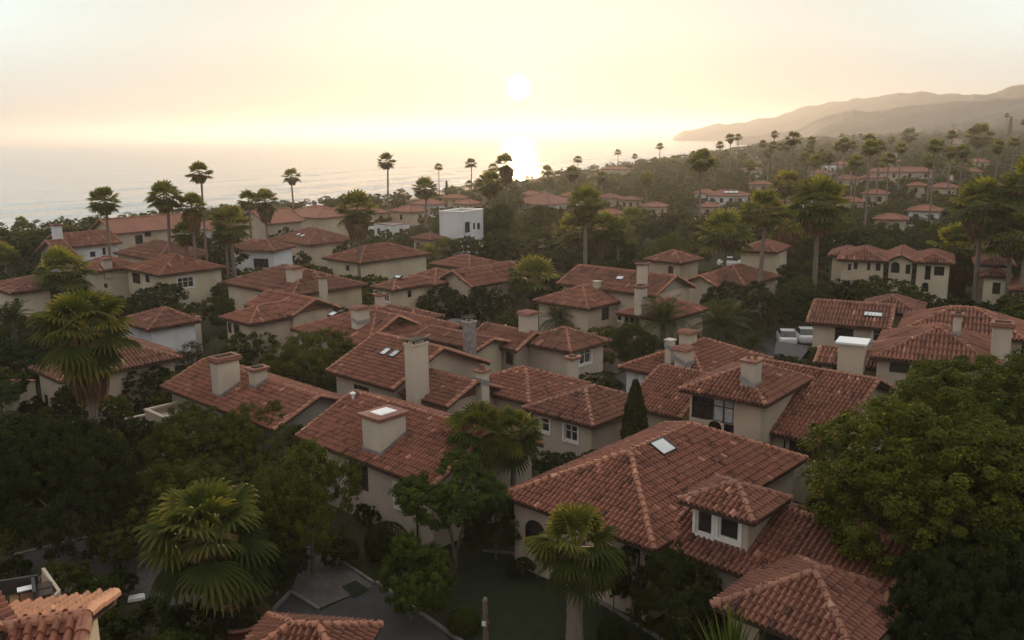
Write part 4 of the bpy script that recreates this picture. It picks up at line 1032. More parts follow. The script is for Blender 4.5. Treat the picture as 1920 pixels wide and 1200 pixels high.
# ------------------------------------------------------------------ plants
def norm(v): return v/np.maximum(np.linalg.norm(v, axis=-1, keepdims=True), 1e-9)
def leaf_quads(P, Nn, size, g, asp=0.55):
    """rhombic leaves at P facing Nn"""
    n = len(P); t1 = norm(np.cross(Nn, g.normal(size=(n, 3)))); t2 = np.cross(Nn, t1)
    s = (size*g.uniform(0.65, 1.35, n))[:, None]
    V = np.stack([P-t1*s, P+t2*s*asp+Nn*s*0.12, P+t1*s, P-t2*s*asp+Nn*s*0.12], 1).reshape(-1, 3)
    return V, np.arange(n*4).reshape(n, 4)
def crown_mesh(name, seed, lumps, clumps, per, ls, mat, hz=0.8, flat=0.0, inner=0.15):
    """crown of unit half width: lumps -> leaf clumps -> leaves"""
    g = np.random.default_rng(seed)
    d = norm(g.normal(size=(lumps, 3))); d[:, 2] = np.abs(d[:, 2])*1.15-0.5
    rad = g.uniform(0.25, 0.40, lumps); c = norm(d)*(1-rad)[:, None]*g.uniform(0.84, 1.02, (lumps, 1)); c[:, 2] *= hz
    c[0] = (0, 0, 0); rad[0] = 0.70
    cp, cn = [], []
    while len(cp) < clumps:
        k = g.integers(lumps); v = norm(g.normal(size=3))
        if v[2] < -0.75: continue
        p = c[k]+v*rad[k]*np.array([1, 1, 0.9])
        if np.any(np.linalg.norm((p-c)/np.array([1, 1, .9]), axis=1) < rad*0.93) and g.random() > inner: continue
        if p[2] < -0.86*hz: continue
        cp.append(p); cn.append(v)
    cp, cn = np.array(cp), np.array(cn); cp = cp*(1+g.normal(0, .05, (clumps, 1))); rc = g.uniform(0.085, 0.15, clumps)*(150/clumps)**0.3
    idx = np.repeat(np.arange(clumps), per)
    o = norm(g.normal(size=(len(idx), 3)))*g.uniform(0.5, 1, (len(idx), 1)); o[:, 2] = np.where(o[:, 2] < -.35, -o[:, 2], o[:, 2])
    P = cp[idx]+o*rc[idx][:, None]
    Nn = norm(1.0*o+0.45*cn[idx]+0.34*g.normal(size=o.shape)+np.array([0, 0, 0.25]))
    V, F = leaf_quads(P, Nn, ls, g)
    cb = g.normal(0, 0.07, clumps)
    rn = np.clip(0.42+cb[idx]+g.normal(0, 0.11, len(idx)), 0, 1)
    return np_mesh(name, V, F, [mat], np.repeat(rn, 4))
def trunk_mesh(name, seed, limbs=5, r=0.05, multi=False, mat='bark'):
    """unit: from z=0 to about z=1 (crown centre), limbs spread into the crown"""
    g = random.Random(seed); b = MB()
    stems = 3 if multi else 1
    for s in range(stems):
        bx, by = (g.uniform(-.05, .05), g.uniform(-.05, .05)) if multi else (0, 0)
        tx, ty = (math.cos(s*2.1+g.random())*.22, math.sin(s*2.1+g.random())*.22) if multi else (g.uniform(-.04, .04), g.uniform(-.04, .04))
        b.tube([(bx, by, -.08), (bx+tx*.2, by+ty*.2, .18), (bx+tx*.6, by+ty*.6, .42), (tx, ty, .62)], [r*1.35, r, r*.85, r*.7], 8)
        for k in range(limbs if not multi else 3):
            a = 2*math.pi*(k+g.random()*.7)/limbs; L = g.uniform(.3, .5)
            b.tube([(tx, ty, .58), (tx+math.cos(a)*L*.5, ty+math.sin(a)*L*.5, .58+L*.45), (tx+math.cos(a)*L, ty+math.sin(a)*L, .62+L*.95)], [r*.6, r*.4, r*.15], 6)
    return b.mesh(name, MT[mat], True)
def fan_crown(name, seed, n, segs, e0, e1, mat, pet=0.45, blade=0.62, droop=0.35, width=1.0):
    """fan palm leaves around the origin, unit reach about 1; e0..e1 elevation range in degrees"""
    g = np.random.default_rng(seed); V, F, RN = [], [], []
    for i in range(n):
        u = (i+0.5)/n; el = R(e0+(e1-e0)*u+g.normal(0, 9)); azm = i*2.39996+g.normal(0, 0.2)
        L = g.uniform(0.86, 1.1); hd = np.array([math.cos(azm), math.sin(azm), 0]); sd = np.array([-math.sin(azm), math.cos(azm), 0])
        d = hd*math.cos(el)+np.array([0, 0, math.sin(el)]); upv = np.cross(sd, d)*-1
        if upv[2] < 0 and el > -1.2: upv = -upv
        p1 = d*pet*L+np.array([0, 0, -0.04])
        w = 0.012; b = len(V)                         # petiole
        for q in (np.zeros(3), p1):
            for s_ in (-1, 1): V.append(q+sd*w*s_+upv*.004)
        F.append((b, b+1, b+3, b+2)); RN += [0.75]*4
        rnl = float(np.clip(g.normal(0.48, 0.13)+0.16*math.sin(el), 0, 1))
        tilt = norm(d*0.9+np.array([0, 0, -0.35*droop])); nr = norm(np.cross(tilt, sd)); nr = nr if nr[2] > 0 else -nr
        fold = g.uniform(0.15, 0.4)
        for k in range(segs):
            th = (k+0.5)/segs*2-1; a = th*R(100)*width; a2 = R(100)*width/segs*0.98
            bl = blade*L*(1-0.22*abs(th)**2)*g.uniform(0.92, 1.05)
            def P(r, ang, lift=0.0):
                rr_ = r*bl; q = p1+(tilt*math.cos(ang)+sd*math.sin(ang))*rr_+nr*(lift-abs(math.sin(ang))*fold*rr_*0.7)
                q = q+np.array([0, 0, -droop*bl*(r**2.6)*0.55]); return q
            b = len(V)
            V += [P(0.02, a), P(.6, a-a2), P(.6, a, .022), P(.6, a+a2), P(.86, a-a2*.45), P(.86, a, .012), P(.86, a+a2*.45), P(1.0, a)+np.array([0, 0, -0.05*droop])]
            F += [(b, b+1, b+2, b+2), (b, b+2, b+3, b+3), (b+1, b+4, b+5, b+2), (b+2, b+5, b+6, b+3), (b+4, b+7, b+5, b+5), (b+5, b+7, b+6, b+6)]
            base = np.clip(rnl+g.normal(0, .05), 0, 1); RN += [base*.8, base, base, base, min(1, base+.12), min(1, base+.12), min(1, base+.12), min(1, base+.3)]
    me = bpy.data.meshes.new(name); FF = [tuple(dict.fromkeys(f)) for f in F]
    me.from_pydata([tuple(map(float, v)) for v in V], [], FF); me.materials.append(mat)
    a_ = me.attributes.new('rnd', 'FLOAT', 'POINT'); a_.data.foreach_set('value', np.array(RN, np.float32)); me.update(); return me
def palm_trunk(name, seed, lean=0.0):
    """unit height, unit radius"""
    g = random.Random(seed); b = MB(); pts, rad = [], []; n = 26
    for i in range(n+1):
        t = i/n; pts.append((lean*t*t*3, 0.4*math.sin(t*3+seed)*t*(1-t), t)); rad.append((1.25-0.5*t+(0.55*math.exp(-t*22)))*(1+0.06*(i % 2))*g.uniform(.95, 1.05))
    V, F = [], []
    for (x, y, z), q in zip(pts, rad):
        for j in range(9): V.append((x+q*math.cos(j*.698), y+q*math.sin(j*.698), z))
    for i in range(n):
        for j in range(9): F.append((i*9+j, i*9+(j+1) % 9, (i+1)*9+(j+1) % 9, (i+1)*9+j))
    return np_mesh(name, np.array(V), np.array(F), [MT['palmbark']], None, True)
def skirt_mesh(name, seed, n=60, L=1.0):
    """dead fronds hanging against the trunk, tapering downward"""
    g = np.random.default_rng(seed); V, F, RN = [], [], []
    for i in range(n):
        t = i/n; a = i*2.39996+g.normal(0, .2); z = -0.02-0.62*L*t*g.uniform(.8, 1.1); r0 = 0.16-0.05*t
        hd = np.array([math.cos(a), math.sin(a), 0]); sd = np.array([-math.sin(a), math.cos(a), 0]); ln = g.uniform(.42, .62)*L*(1-.25*t); out = (0.34-0.24*t)*g.uniform(.8, 1.2)
        for k in range(7):
            s0 = (k-3)/3.0; b = len(V); p0 = hd*r0+np.array([0, 0, z])
            e = hd*(r0+out*(1-.35*abs(s0)))+sd*s0*0.17*g.uniform(.8, 1.2)+np.array([0, 0, z-ln*g.uniform(.75, 1.05)])
            m = hd*(r0+out*1.05)+sd*s0*0.12+np.array([0, 0, z-ln*.45])
            V += [p0, m-sd*.035, m+sd*.035, e]; F += [(b, b+1, b+2), (b+1, b+3, b+2)]; q = float(np.clip(g.normal(.45, .2)+0.25*(1-t), 0, 1)); RN += [q, q, q, min(1, q+.1)]
    me = bpy.data.meshes.new(name); me.from_pydata([tuple(map(float, v)) for v in V], [], F); me.materials.append(MT['palm_dead'])
    a_ = me.attributes.new('rnd', 'FLOAT', 'POINT'); a_.data.foreach_set('value', np.array(RN, np.float32)); me.update(); return me
def feather_crown(name, seed, n=34, pairs=24):
    g = np.random.default_rng(seed); V, F, RN = [], [], []
    for i in range(n):
        u = (i+.5)/n; el = R(82-95*u+g.normal(0, 4)); azm = i*2.39996+g.normal(0, .2); L = g.uniform(.9, 1.1)
        hd = np.array([math.cos(azm), math.sin(azm), 0]); sd = np.array([-math.sin(azm), math.cos(azm), 0]); bend = R(55+25*u)
        p = np.zeros(3); prev = p; rn = float(np.clip(g.normal(.45, .13), 0, 1))
        for k in range(pairs):
            t = (k+.5)/pairs; e = el-bend*t**1.4; d = hd*math.cos(e)+np.array([0, 0, math.sin(e)]); q = prev+d*L/pairs; up_ = np.cross(sd, d); up_ = up_ if up_[2] > 0 else -up_
            b = len(V); V += [prev-sd*.01, prev+sd*.01, q+sd*.008, q-sd*.008]; F.append((b, b+1, b+2, b+3)); RN += [.8]*4
            ll = .34*math.sin(math.pi*min(1, .12+t*.9))**.6*L
            for s_ in (-1, 1):
                ax = norm(sd*s_*.8+d*.55+up_*.25); tip = q+ax*ll+np.array([0, 0, -.25*ll]); m = q+ax*ll*.5; b = len(V)
                V += [q, m-d*.016, m+d*.016, tip]; F += [(b, b+1, b+3, b+2)]; r_ = float(np.clip(rn+g.normal(0, .1), 0, 1)); RN += [r_, r_, r_, min(1, r_+.2)]
            prev = q
    me = bpy.data.meshes.new(name); me.from_pydata([tuple(map(float, v)) for v in V], [], F); me.materials.append(MT['feather_leaf'])
    a_ = me.attributes.new('rnd', 'FLOAT', 'POINT'); a_.data.foreach_set('value', np.array(RN, np.float32)); me.update(); return me

PENDING = []        # plants waiting for their labels: (object, kind words, x, y, z_mid, look words)
def place(root_name, cat, group, x, y, parts, rz, words, lab=None, z=None, hmid=2.0):
    z = ground(x, y) if z is None else z
    r = empty(root_name, (x, y, z), rz); tag(r, lab, cat, group)
    for nm, me, loc, scl in parts:
        o = link(nm, me, r, loc); o.scale = scl
    if lab is None: PENDING.append((r, words, x, y, z+hmid))
    return r

TRK = [trunk_mesh('trunk', i) for i in range(3)]; TRKM = trunk_mesh('trunk', 9, 4, .035, True)
def crown_set(mat, seeds, *a, **k): return [crown_mesh('crown', s, *a, MT[mat], **k) for s in seeds]
BIGC = {'dark': crown_set('leaf_dark', (1, 2), 22, 500, 90, .0195), 'mid': crown_set('leaf_mid', (3, 4), 22, 480, 90, .0195), 'olive': crown_set('leaf_olive', (5, 6), 21, 480, 90, .0195),
        'bright': crown_set('leaf_bright', (7,), 18, 380, 85, .023)}
HUGE = {'olive': crown_set('leaf_olive', (8, 9), 30, 800, 110, .0145), 'dark': crown_set('leaf_dark', (10,), 30, 760, 110, .0145)}
MIDC = {'dark': crown_set('leaf_dark', (11, 12, 13), 14, 190, 36, .047), 'mid': crown_set('leaf_mid', (14, 15, 16), 14, 190, 36, .047), 'olive': crown_set('leaf_olive', (17, 18), 14, 190, 36, .047)}
FARC = {'dark': crown_set('leaf_dark', (21, 22, 23), 10, 90, 18, .085), 'mid': crown_set('leaf_mid', (24, 25, 26), 10, 90, 18, .085), 'olive': crown_set('leaf_olive', (27, 28), 10, 90, 18, .085)}
BROWNC = crown_set('leaf_brown', (31,), 12, 110, 30, .03)
TONE = {'dark': 'dark green', 'mid': 'mid green', 'olive': 'olive green', 'bright': 'fresh green'}
TAKEN = []          # (x, y, r)

def tree(px, yt, w, base=None, d=None, tone='mid', det=0, lab=None, hz=None, multi=False, name='round_tree', group=None, seed=0):
    """broadleaf tree: crown centre column px, crown top row yt, crown width w, by the row of its foot or its distance"""
    if base is not None: x, y = at(px, base)[:2]
    else: x, y = at_dist(px, 600, d)[:2]
    dist = math.hypot(x, y); z0 = ground(x, y); c = pix((x, y, z0+2))[2]; r = w/2/FPX*c
    zt = z_at(px, yt, x, y); h = max(zt-z0, r*0.9)
    rz_ = min(h*0.54, r*1.1) if hz is None else h*hz; zc = h-rz_*0.92
    sets = (HUGE if det < 0 else BIGC if det == 0 else MIDC if det == 1 else FARC); ms = sets.get(tone) or sets.get('mid') or sets['dark']; k = (int(px*7+yt*3)+seed)
    me = ms[k % len(ms)]; tr = TRKM if multi else TRK[k % 3]
    TAKEN.append((x, y, r)); KEEP.append((px, yt+w*.2, dist)); KEEP.append((px, yt+w*.5, dist))
    return place(name, 'tree' if name != 'round_shrub' else 'shrub', group or ('broadleaf trees' if name != 'round_shrub' else 'garden shrubs'), x, y,
                 [('crown', me, (0, 0, zc), (r, r, rz_*1.08)), ('trunk', tr, (0, 0, 0), (r*.9, r*.9, max(zc, .3)))], k*1.7, (('small', 'medium sized', 'big')[(r > 1.5)+(r > 2.6)], TONE[tone], 'tree'), lab, z0, h*.6)

# ---- broadleaf trees named one by one
T = tree
T(1735, 738, 500, base=1185, tone='olive', det=-1, hz=.43, lab='huge spreading tree with yellowish lit edge beside the dormer house')
T(1835, 636, 390, base=1010, tone='olive', det=-1, hz=.42, seed=1, lab='tall tree behind the huge spreading tree at the frame edge')
T(1900, 815, 380, base=1180, tone='dark', det=-1, hz=.55, lab='dark tree filling the shade beyond the huge spreading tree')
T(1800, 985, 300, base=1330, tone='dark', det=-1, hz=.56, lab='dark leafy tree in the lower corner beside the lower hip roof')
T(132, 774, 262, base=1040, tone='dark', det=-1, hz=.62, lab='broad dark dense tree below the big shaggy palm')
T(375, 752, 190, base=905, tone='olive', hz=.56, lab='olive green tree before the hollow topped chimney house')
T(500, 748, 150, base=900, tone='olive', seed=1, hz=.56, lab='round olive tree under the grey gable wall')
T(352, 856, 215, base=1015, tone='olive', hz=.54, seed=1, lab='spreading olive tree directly behind the courtyard palm')
T(588, 826, 205, base=1075, tone='olive', hz=.54, lab='tall olive tree left of the square chimney house')
T(520, 985, 130, base=1120, tone='dark', hz=.56, lab='dark bushy tree beside the pale garden path')
T(855, 850, 215, base=1062, tone='bright', hz=.36, multi=True, lab='tree with several bare leaning stems before the arched window')
T(772, 1003, 165, base=1165, tone='bright', hz=.56, seed=1, lab='fresh green round tree between the road and the lawn')
T(930, 925, 120, base=1050, tone='dark', hz=.56, lab='dark leafy tree between the multi stemmed tree and arched window')
T(1270, 1030, 190, base=1225, tone='dark', hz=.56, lab='dark tree beneath the dormer between palm and lower hip roof')
T(1195, 1010, 100, base=1160, tone='dark', hz=.56, lab='narrow dark tree against the shaded corner of the large house')
T(590, 614, 190, base=745, tone='olive', det=0, hz=.56, seed=1, lab='wide yellow green tree left of the twin skylight house')
T(1190, 603, 92, base=702, tone='mid', det=0, lab='round tree behind the garage door house')
T(1560, 668, 88, base=720, tone='mid', det=0, lab='low bushy tree between car park and porch roof')
T(832, 530, 100, base=618, tone='dark', det=1, lab='round dark tree before the round window house')
T(922, 526, 98, base=622, tone='dark', det=1, lab='ball shaped dark tree right of the round window gable')
T(790, 563, 50, base=600, tone='dark', det=1, lab='low round bush left of two ball shaped trees')
T(295, 525, 105, base=592, tone='dark', det=1, lab='dark rounded tree before the shuttered window house')
T(410, 550, 75, base=625, tone='mid', det=1, lab='leaning hedge like tree left of the brown board gable')
T(470, 616, 110, base=690, tone='mid', det=1, seed=2, lab='dusky tree in front of the slim front chimney')
T(55, 620, 190, base=715, tone='dark', det=1, lab='broad dark tree clump at the frame edge left of big palm')
T(275, 680, 110, base=765, tone='dark', det=0, lab='dark tree right behind the big shaggy palm skirt')
T(255, 785, 120, base=880, tone='dark', det=0, lab='dark tree at the foot of the big shaggy palm')
T(150, 715, 90, base=815, tone='dark', det=0, lab='dark tree before the walled garden house')
T(1090, 700, 120, base=742, tone='mid', det=1, name='round_shrub', lab='flat green hedge clump beside the tall cream chimney')
T(1720, 545, 100, base=640, tone='mid', det=1, lab='bright round tree in front of the long villa')
T(1440, 520, 130, base=625, tone='dark', det=1, lab='dense dark tree right of the big feather palms')
T(1530, 530, 110, base=625, tone='dark', det=1, seed=2, lab='dense dark tree beneath the widest tall palm')
T(1360, 520, 90, base=600, tone='dark', det=1, lab='dark tree behind the big feather palms')
T(1655, 515, 130, base=600, tone='mid', det=1, lab='leafy tree below the villa arch opening')
T(1580, 515, 80, base=590, tone='dark', det=1, seed=1, lab='dark tree at the lower corner of the long villa')
T(1250, 545, 70, base=600, tone='mid', det=1, lab='small tree beside the grey gable of tall chimney house')
T(930, 432, 95, base=515, tone='mid', det=1, lab='round topped tree just right of the white cube')
T(1000, 430, 110, base=510, tone='mid', det=1, seed=1, lab='broad hazy tree below the haze gap roof')
T(870, 440, 60, base=490, tone='mid', det=1, lab='small round tree at the base of the white cube')
T(1020, 380, 100, base=465, tone='mid', det=1, seed=2, lab='hazy round tree before the white walled house in haze')
T(940, 380, 60, base=470, tone='mid', det=1, lab='sunlit hazy tree behind the central shaggy palm')
x, y = at(365, 712)[:2]
place('bare_shrub', 'shrub', None, x, y, [('crown', BROWNC[0], (0, 0, 1.9), (2.5, 2.5, 1.7)), ('trunk', TRKM, (0, 0, 0), (2.2, 2.2, 1.8))], 0, None, 'brownish twiggy shrub right of the big shaggy palm'); TAKEN.append((x, y, 2.5))

# ---- fan palms
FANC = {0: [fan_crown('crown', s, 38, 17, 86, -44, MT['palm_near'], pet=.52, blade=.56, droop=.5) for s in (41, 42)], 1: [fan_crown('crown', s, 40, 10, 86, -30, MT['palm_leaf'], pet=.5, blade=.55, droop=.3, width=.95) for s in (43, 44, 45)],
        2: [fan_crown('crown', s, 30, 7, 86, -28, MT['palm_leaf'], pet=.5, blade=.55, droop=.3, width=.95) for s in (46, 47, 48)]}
SKT = [skirt_mesh('skirt', s, n, L) for s, n, L in ((51, 90, 1.5), (52, 60, .9), (53, 46, .75))]
PTR = [palm_trunk('trunk', s, l) for s, l in ((61, 0.0), (62, .5), (63, -.6))]
def palm(px, yt, w, base=None, d=None, det=1, skirt=.9, lab=None, rtr=None, seed=0, wreal=None):
    if base is not None: x, y = at(px, base)[:2]
    else:
        d = d or (wreal or 3.9)*FPX/w; x, y = at_dist(px, 600, d)[:2]
    z0 = ground(x, y); dist = math.hypot(x, y); c = pix((x, y, z0+5))[2]; r = w/2/FPX*c*(1.3 if det else 1.08); zt = z_at(px, yt, x, y); h = zt-z0-r*.80
    h = max(h, 1.2); k = int(px*5+yt)+seed; ms = FANC[det]
    rt = rtr or min(.24, max(.14, r*.085))
    parts = [('crown', ms[k % len(ms)], (0, 0, h), (r, r, r)), ('trunk', PTR[k % 3], (0, 0, -.2), (rt, rt, h+.25))]
    if skirt > 0: parts.append(('skirt', SKT[k % 3] if det else SKT[0], (0, 0, h+.05*r), ((r*1.1, r*1.1, r*skirt*1.15) if det else (r*.95, r*.95, r*skirt*.8))))
    if lab: KEEP.append((px, yt+w*.35, dist)); KEEP.append((px-w*.3, yt+w*.5, dist)); KEEP.append((px+w*.3, yt+w*.5, dist)); KEEP.append((px, yt+w*.9, dist))
    TAKEN.append((x, y, .8)); hh = ('short', 'tall', 'very tall')[(h > 6.5)+(h > 12.5)]
    return place('fan_palm', 'palm tree', 'fan palms', x, y, parts, k*1.3, (hh, 'slim' if r < 2.1 else 'full crowned', 'fan palm'), lab, z0, h)
palm(186, 540, 178, base=872, det=0, skirt=1.35, lab='big shaggy fan palm with long skirt of dead brown fronds', rtr=.26)
palm(405, 905, 238, base=1200, det=0, skirt=.35, lab='wide fan palm standing by the paved courtyard', rtr=.24)
palm(902, 760, 128, base=990, det=0, skirt=.3, lab='taller crown of the palm pair beside the hip roof', seed=1)
palm(962, 766, 116, base=984, det=0, skirt=.3, lab='second crown of the palm pair touching the hip roof eave')
palm(1078, 955, 172, base=1228, det=0, skirt=.5, lab='fan palm on the lawn in front of the large house', rtr=.3)
for a in ((130, 465, 86, 608, .5, 'bushy fan palm above the big shaggy palm near the frame edge'), (213, 352, 50, 552, .8, 'slender lone fan palm before the white sea side house'),
          (326, 340, 56, 568, 1.0, 'slender palm with dark skirt rising above the shuttered window house'), (392, 304, 40, 545, .9, 'tallest slender palm over the sea with small crown'),
          (374, 362, 50, 566, .9, 'palm leaning against the tallest slender palm'), (443, 387, 66, 558, .8, 'full palm right of the tallest slender palm'),
          (430, 420, 44, 556, .6, 'lower palm crown half behind the full palm'), (475, 357, 40, 498, .8, 'smaller of two neighbouring palms before the skylit sea roof'),
          (505, 355, 44, 500, .9, 'larger of two neighbouring palms before the skylit sea roof'), (552, 316, 29, 412, .9, 'small lone palm standing against the surf'),
          (676, 358, 66, 552, .9, 'full palm in front of the yellow hip roofed house'), (358, 415, 46, 562, .5, 'short palm between slender trunks near the yellow house'),
          (42, 405, 20, 440, .3, 'tiny palm at the water edge near the frame edge'), (15, 455, 44, 545, .4, 'half visible palm above the corner roof house'),
          (729, 287, 31, 424, .9, 'lone slim palm rising high over the beach'), (799, 333, 41, 442, .9, 'palm before the white cube with drooping skirt'),
          (824, 306, 15, 375, .3, 'thin distant palm behind the palm by the white cube'), (884, 297, 20, 372, .5, 'small palm silhouetted on the water left of the sun'),
          (921, 320, 46, 455, 1.2, 'shaggy thick palm just left of the sun glitter'), (951, 288, 38, 445, 1.0, 'palm crossing the sun glitter'),
          (926, 306, 18, 380, .4, 'little palm crown peeking behind the thick shaggy palm'), (1097, 350, 62, 545, .6, 'full palm in the golden haze right of the sun'),
          (1076, 400, 68, 530, .8, 'wide palm in front of the golden haze trees'), (1130, 398, 62, 530, .8, 'middle palm of the golden clump'), (1160, 408, 56, 528, .6, 'palm closing the golden clump toward the road'),
          (1183, 388, 44, 480, .6, 'smaller palm behind the golden clump'), (1000, 481, 84, 602, .4, 'sunlit yellowish palm before the tall chimney house'),
          (718, 458, 50, 525, .3, 'short palm between two yellow hip roofed houses'), (800, 458, 54, 500, .2, 'short spreading palm behind the round window house'), (836, 446, 44, 485, .2, 'short palm by the foot of the white cube'),
          (1083, 292, 15, 362, .5, 'tiny palm on the shore crest right of the glitter'), (1127, 320, 22, 395, .6, 'small hazy palm above the tiny shore house'), (1026, 310, 22, 352, .6, 'small palm on the bright shore edge'),
          (1158, 280, 12, 325, .5, None), (1190, 288, 11, 322, .5, None), (1236, 268, 14, 320, .5, None), (1228, 295, 18, 330, .5, None), (1243, 296, 17, 330, .5, None), (1262, 291, 17, 328, .5, None),
          (1310, 280, 44, 478, .8, 'tall lone palm standing before the hazy orchard'), (1353, 395, 86, 572, .7, 'full palm above the cross gable house'), (1421, 357, 72, 605, .7, 'tall palm with dark trunk left of the widest palm'),
          (1470, 320, 54, 470, .7, 'palm behind the widest palm with short skirt'), (1470, 385, 66, 535, 1.3, 'palm with long shaggy skirt left of the widest palm'), (1523, 332, 98, 598, .6, 'widest tall palm in the middle of the wood'),
          (1823, 335, 94, 592, .7, 'full tall palm in front of the edge porch house'), (1788, 420, 86, 565, 1.0, 'shaggy skirted palm beside the long villa'), (1885, 398, 92, 600, .7, 'lower full palm at the frame edge'),
          (1908, 295, 96, 606, .6, 'highest palm at the frame edge'), (1828, 233, 46, 352, .7, 'tall palm above the far end house'), (1700, 240, 28, 322, .7, 'slim palm over the far pink roof'), (1795, 290, 44, 365, .8, 'palm before the long far house')):
    palm(a[0], a[1], a[2], base=a[3], det=1 if a[2] > 40 else 2, skirt=a[4], lab=a[5])
for px_, yt, w, sk in ((1338, 265, 15, .6), (1357, 250, 17, .6), (1371, 251, 14, .6), (1383, 285, 14, .4), (1350, 280, 14, .5), (1416, 263, 16, .6), (1436, 245, 14, .5), (1434, 264, 16, .5), (1427, 278, 18, .5), (1448, 268, 17, .5), (1459, 267, 18, .5), (1470, 247, 27, .7),
                       (1503, 255, 16, .5), (1500, 271, 20, .5), (1510, 290, 28, .5), (1522, 278, 17, .4), (1528, 286, 20, .4), (1537, 286, 20, .5), (1557, 250, 8, .5), (1552, 266, 20, .5), (1563, 258, 23, .7), (1577, 264, 18, .5), (1578, 253, 8, .4), (1591, 250, 9, .4),
                       (1586, 291, 26, .4), (1607, 251, 23, .7), (1609, 263, 32, .6), (1627, 263, 24, .5), (1627, 296, 22, .3), (1646, 286, 26, .5), (1647, 256, 13, .4), (1727, 261, 30, .5), (1738, 264, 14, .4), (1755, 245, 19, .5), (1767, 243, 7, .3), (1756, 274, 24, .5), (1777, 271, 26, .4), (1884, 223, 14, .4), (1913, 237, 14, .3), (1850, 213, 9, .4), (1290, 283, 13, .4), (1073, 311, 26, .6), (1105, 342, 20, .5), (1207, 322, 24, .6), (855, 348, 18, .5), (885, 338, 16, .5), (1145, 330, 18, .5), (1330, 296, 20, .5), (1395, 300, 20, .5), (1665, 268, 22, .6), (1720, 290, 26, .6), (1840, 262, 24, .6), (1868, 258, 20, .5), (1580, 300, 24, .5), (1493, 285, 22, .5)):
    palm(px_, yt, w, det=2, skirt=sk, wreal=3.4)

# ---- feather palms, cypress, sword plants, clipped balls
FTH = [feather_crown('crown', s) for s in (71, 72, 73)]
STUB = palm_trunk('trunk', 77)
def feather(px, yt, w, base, lab, k=0):
    x, y = at(px, base)[:2]; z0 = ground(x, y); c = pix((x, y, 1.5))[2]; r = w/2/FPX*c*1.08; h = max(.3, z_at(px, yt, x, y)-z0-r*.8); TAKEN.append((x, y, r*.8)); dist = math.hypot(x, y)
    for u_, v_ in ((0, .3), (-.35, .5), (.35, .5), (0, .65)): KEEP.append((px+w*u_, yt+w*v_, dist))
    place('feather_palm', 'palm tree', 'feather palms', x, y, [('crown', FTH[k % 3], (0, 0, h), (r, r, r)), ('trunk', STUB, (0, 0, -.1), (.24, .24, h+.15))], k*1.9, None, lab, z0)
for i, a in enumerate(((1242, 556, 112, 672, 'wide arching feather palm right of the tall chimney house'), (1352, 562, 122, 668, 'pale dusty feather palm below the cross gable house'), (1045, 570, 74, 636, 'feather palm against the wall of tall chimney house'),
                       (1412, 622, 66, 675, 'low feather palm beside the car park'), (1586, 503, 44, 555, 'feather palm before the villa windows'), (1636, 512, 50, 560, 'feather palm under the villa arch'),
                       (28, 563, 84, 640, 'feather palm below the corner roof house'), (5, 716, 72, 815, 'dark feather palm cut by the frame edge'), (92, 527, 62, 585, 'dark feather palm left of the bushy fan palm'),
                       (322, 468, 34, 500, 'small feather palm between the yellow houses'), (1695, 560, 40, 592, 'small palm over the back roof of the car park house'), (330, 515, 44, 560, 'feather palm at the slender trunk foot'),
                       (366, 512, 44, 566, 'feather palm beside white garden wall'), (1630, 685, 50, 712, 'dark feather palm beside the porch roof'), (470, 1098, 96, 1178, 'leafy palm growing in the terracotta planter'))):
    feather(*a, i)
def cypress(px, yt, w, base, lab, dist=None):
    x, y = at(px, base)[:2] if dist is None else at_dist(px, 600, dist)[:2]
    z0 = ground(x, y); c = pix((x, y, 2))[2]; r = w/2/FPX*c; h = z_at(px, yt, x, y)-z0; g = np.random.default_rng(81); n = 9000 if r*2/c*FPX > 20 else 1500
    t = g.random(n)**.8; a = g.uniform(0, 6.283, n); rr_ = (np.sin(np.pi*np.clip(t*.8+.2, 0, 1))**.7)*r*(.8+.2*np.sin(a*5)*.6+g.normal(0, .05, n))*np.sqrt(g.uniform(.55, 1, n))
    P = np.stack([rr_*np.cos(a), rr_*np.sin(a), t*h], 1); Nn = norm(np.stack([np.cos(a), np.sin(a), g.normal(0.25, .35, n)], 1)+g.normal(0, .3, (n, 3)))
    V, F = leaf_quads(P, Nn, h*.03 if n > 2000 else h*.06, g, .4); me = np_mesh('crown', V, F, [MT['leaf_dark']], np.repeat(np.clip(g.normal(.45, .2, n), 0, 1), 4)); TAKEN.append((x, y, r))
    place('cypress', 'tree', None, x, y, [('crown', me, (0, 0, .1), (1, 1, 1)), ('trunk', PTR[0], (0, 0, -.2), (.12, .12, .5))], 0, None, lab, z0)
cypress(1194, 718, 56, 832, 'dark conical cypress before the small white window house', 49.6)
cypress(172, 412, 9, 440, 'small cypress near the surf beside the red ridge house'); cypress(838, 340, 5, 372, 'thin cypress on the shore near the white cube'); cypress(1858, 221, 6, 300, 'lone cypress on the far crest', 900)
def balls(px, yt, w, base, lab, tone='leaf_mid', flat=1.0):
    x, y = at(px, base)[:2]; z0 = ground(x, y); c = pix((x, y, .5))[2]; r = w/2/FPX*c; g = np.random.default_rng(int(px)); n = 6000
    d = norm(g.normal(size=(n, 3))); d[:, 2] = np.abs(d[:, 2]+.4)-.4; P = d*r*(1+g.normal(0, .025, (n, 1))); V, F = leaf_quads(P, norm(d+g.normal(0, .45, (n, 3))), r*.045, g)
    me = np_mesh('clipped_shrub', V, F, [MT[tone]], np.repeat(np.clip(g.normal(.4, .2, n), 0, 1), 4)); TAKEN.append((x, y, r))
    o = link('clipped_shrub', me, None, (x, y, z0+r*.62)); o.scale = (1, 1, flat); tag(o, lab, 'shrub', 'clipped round shrubs')
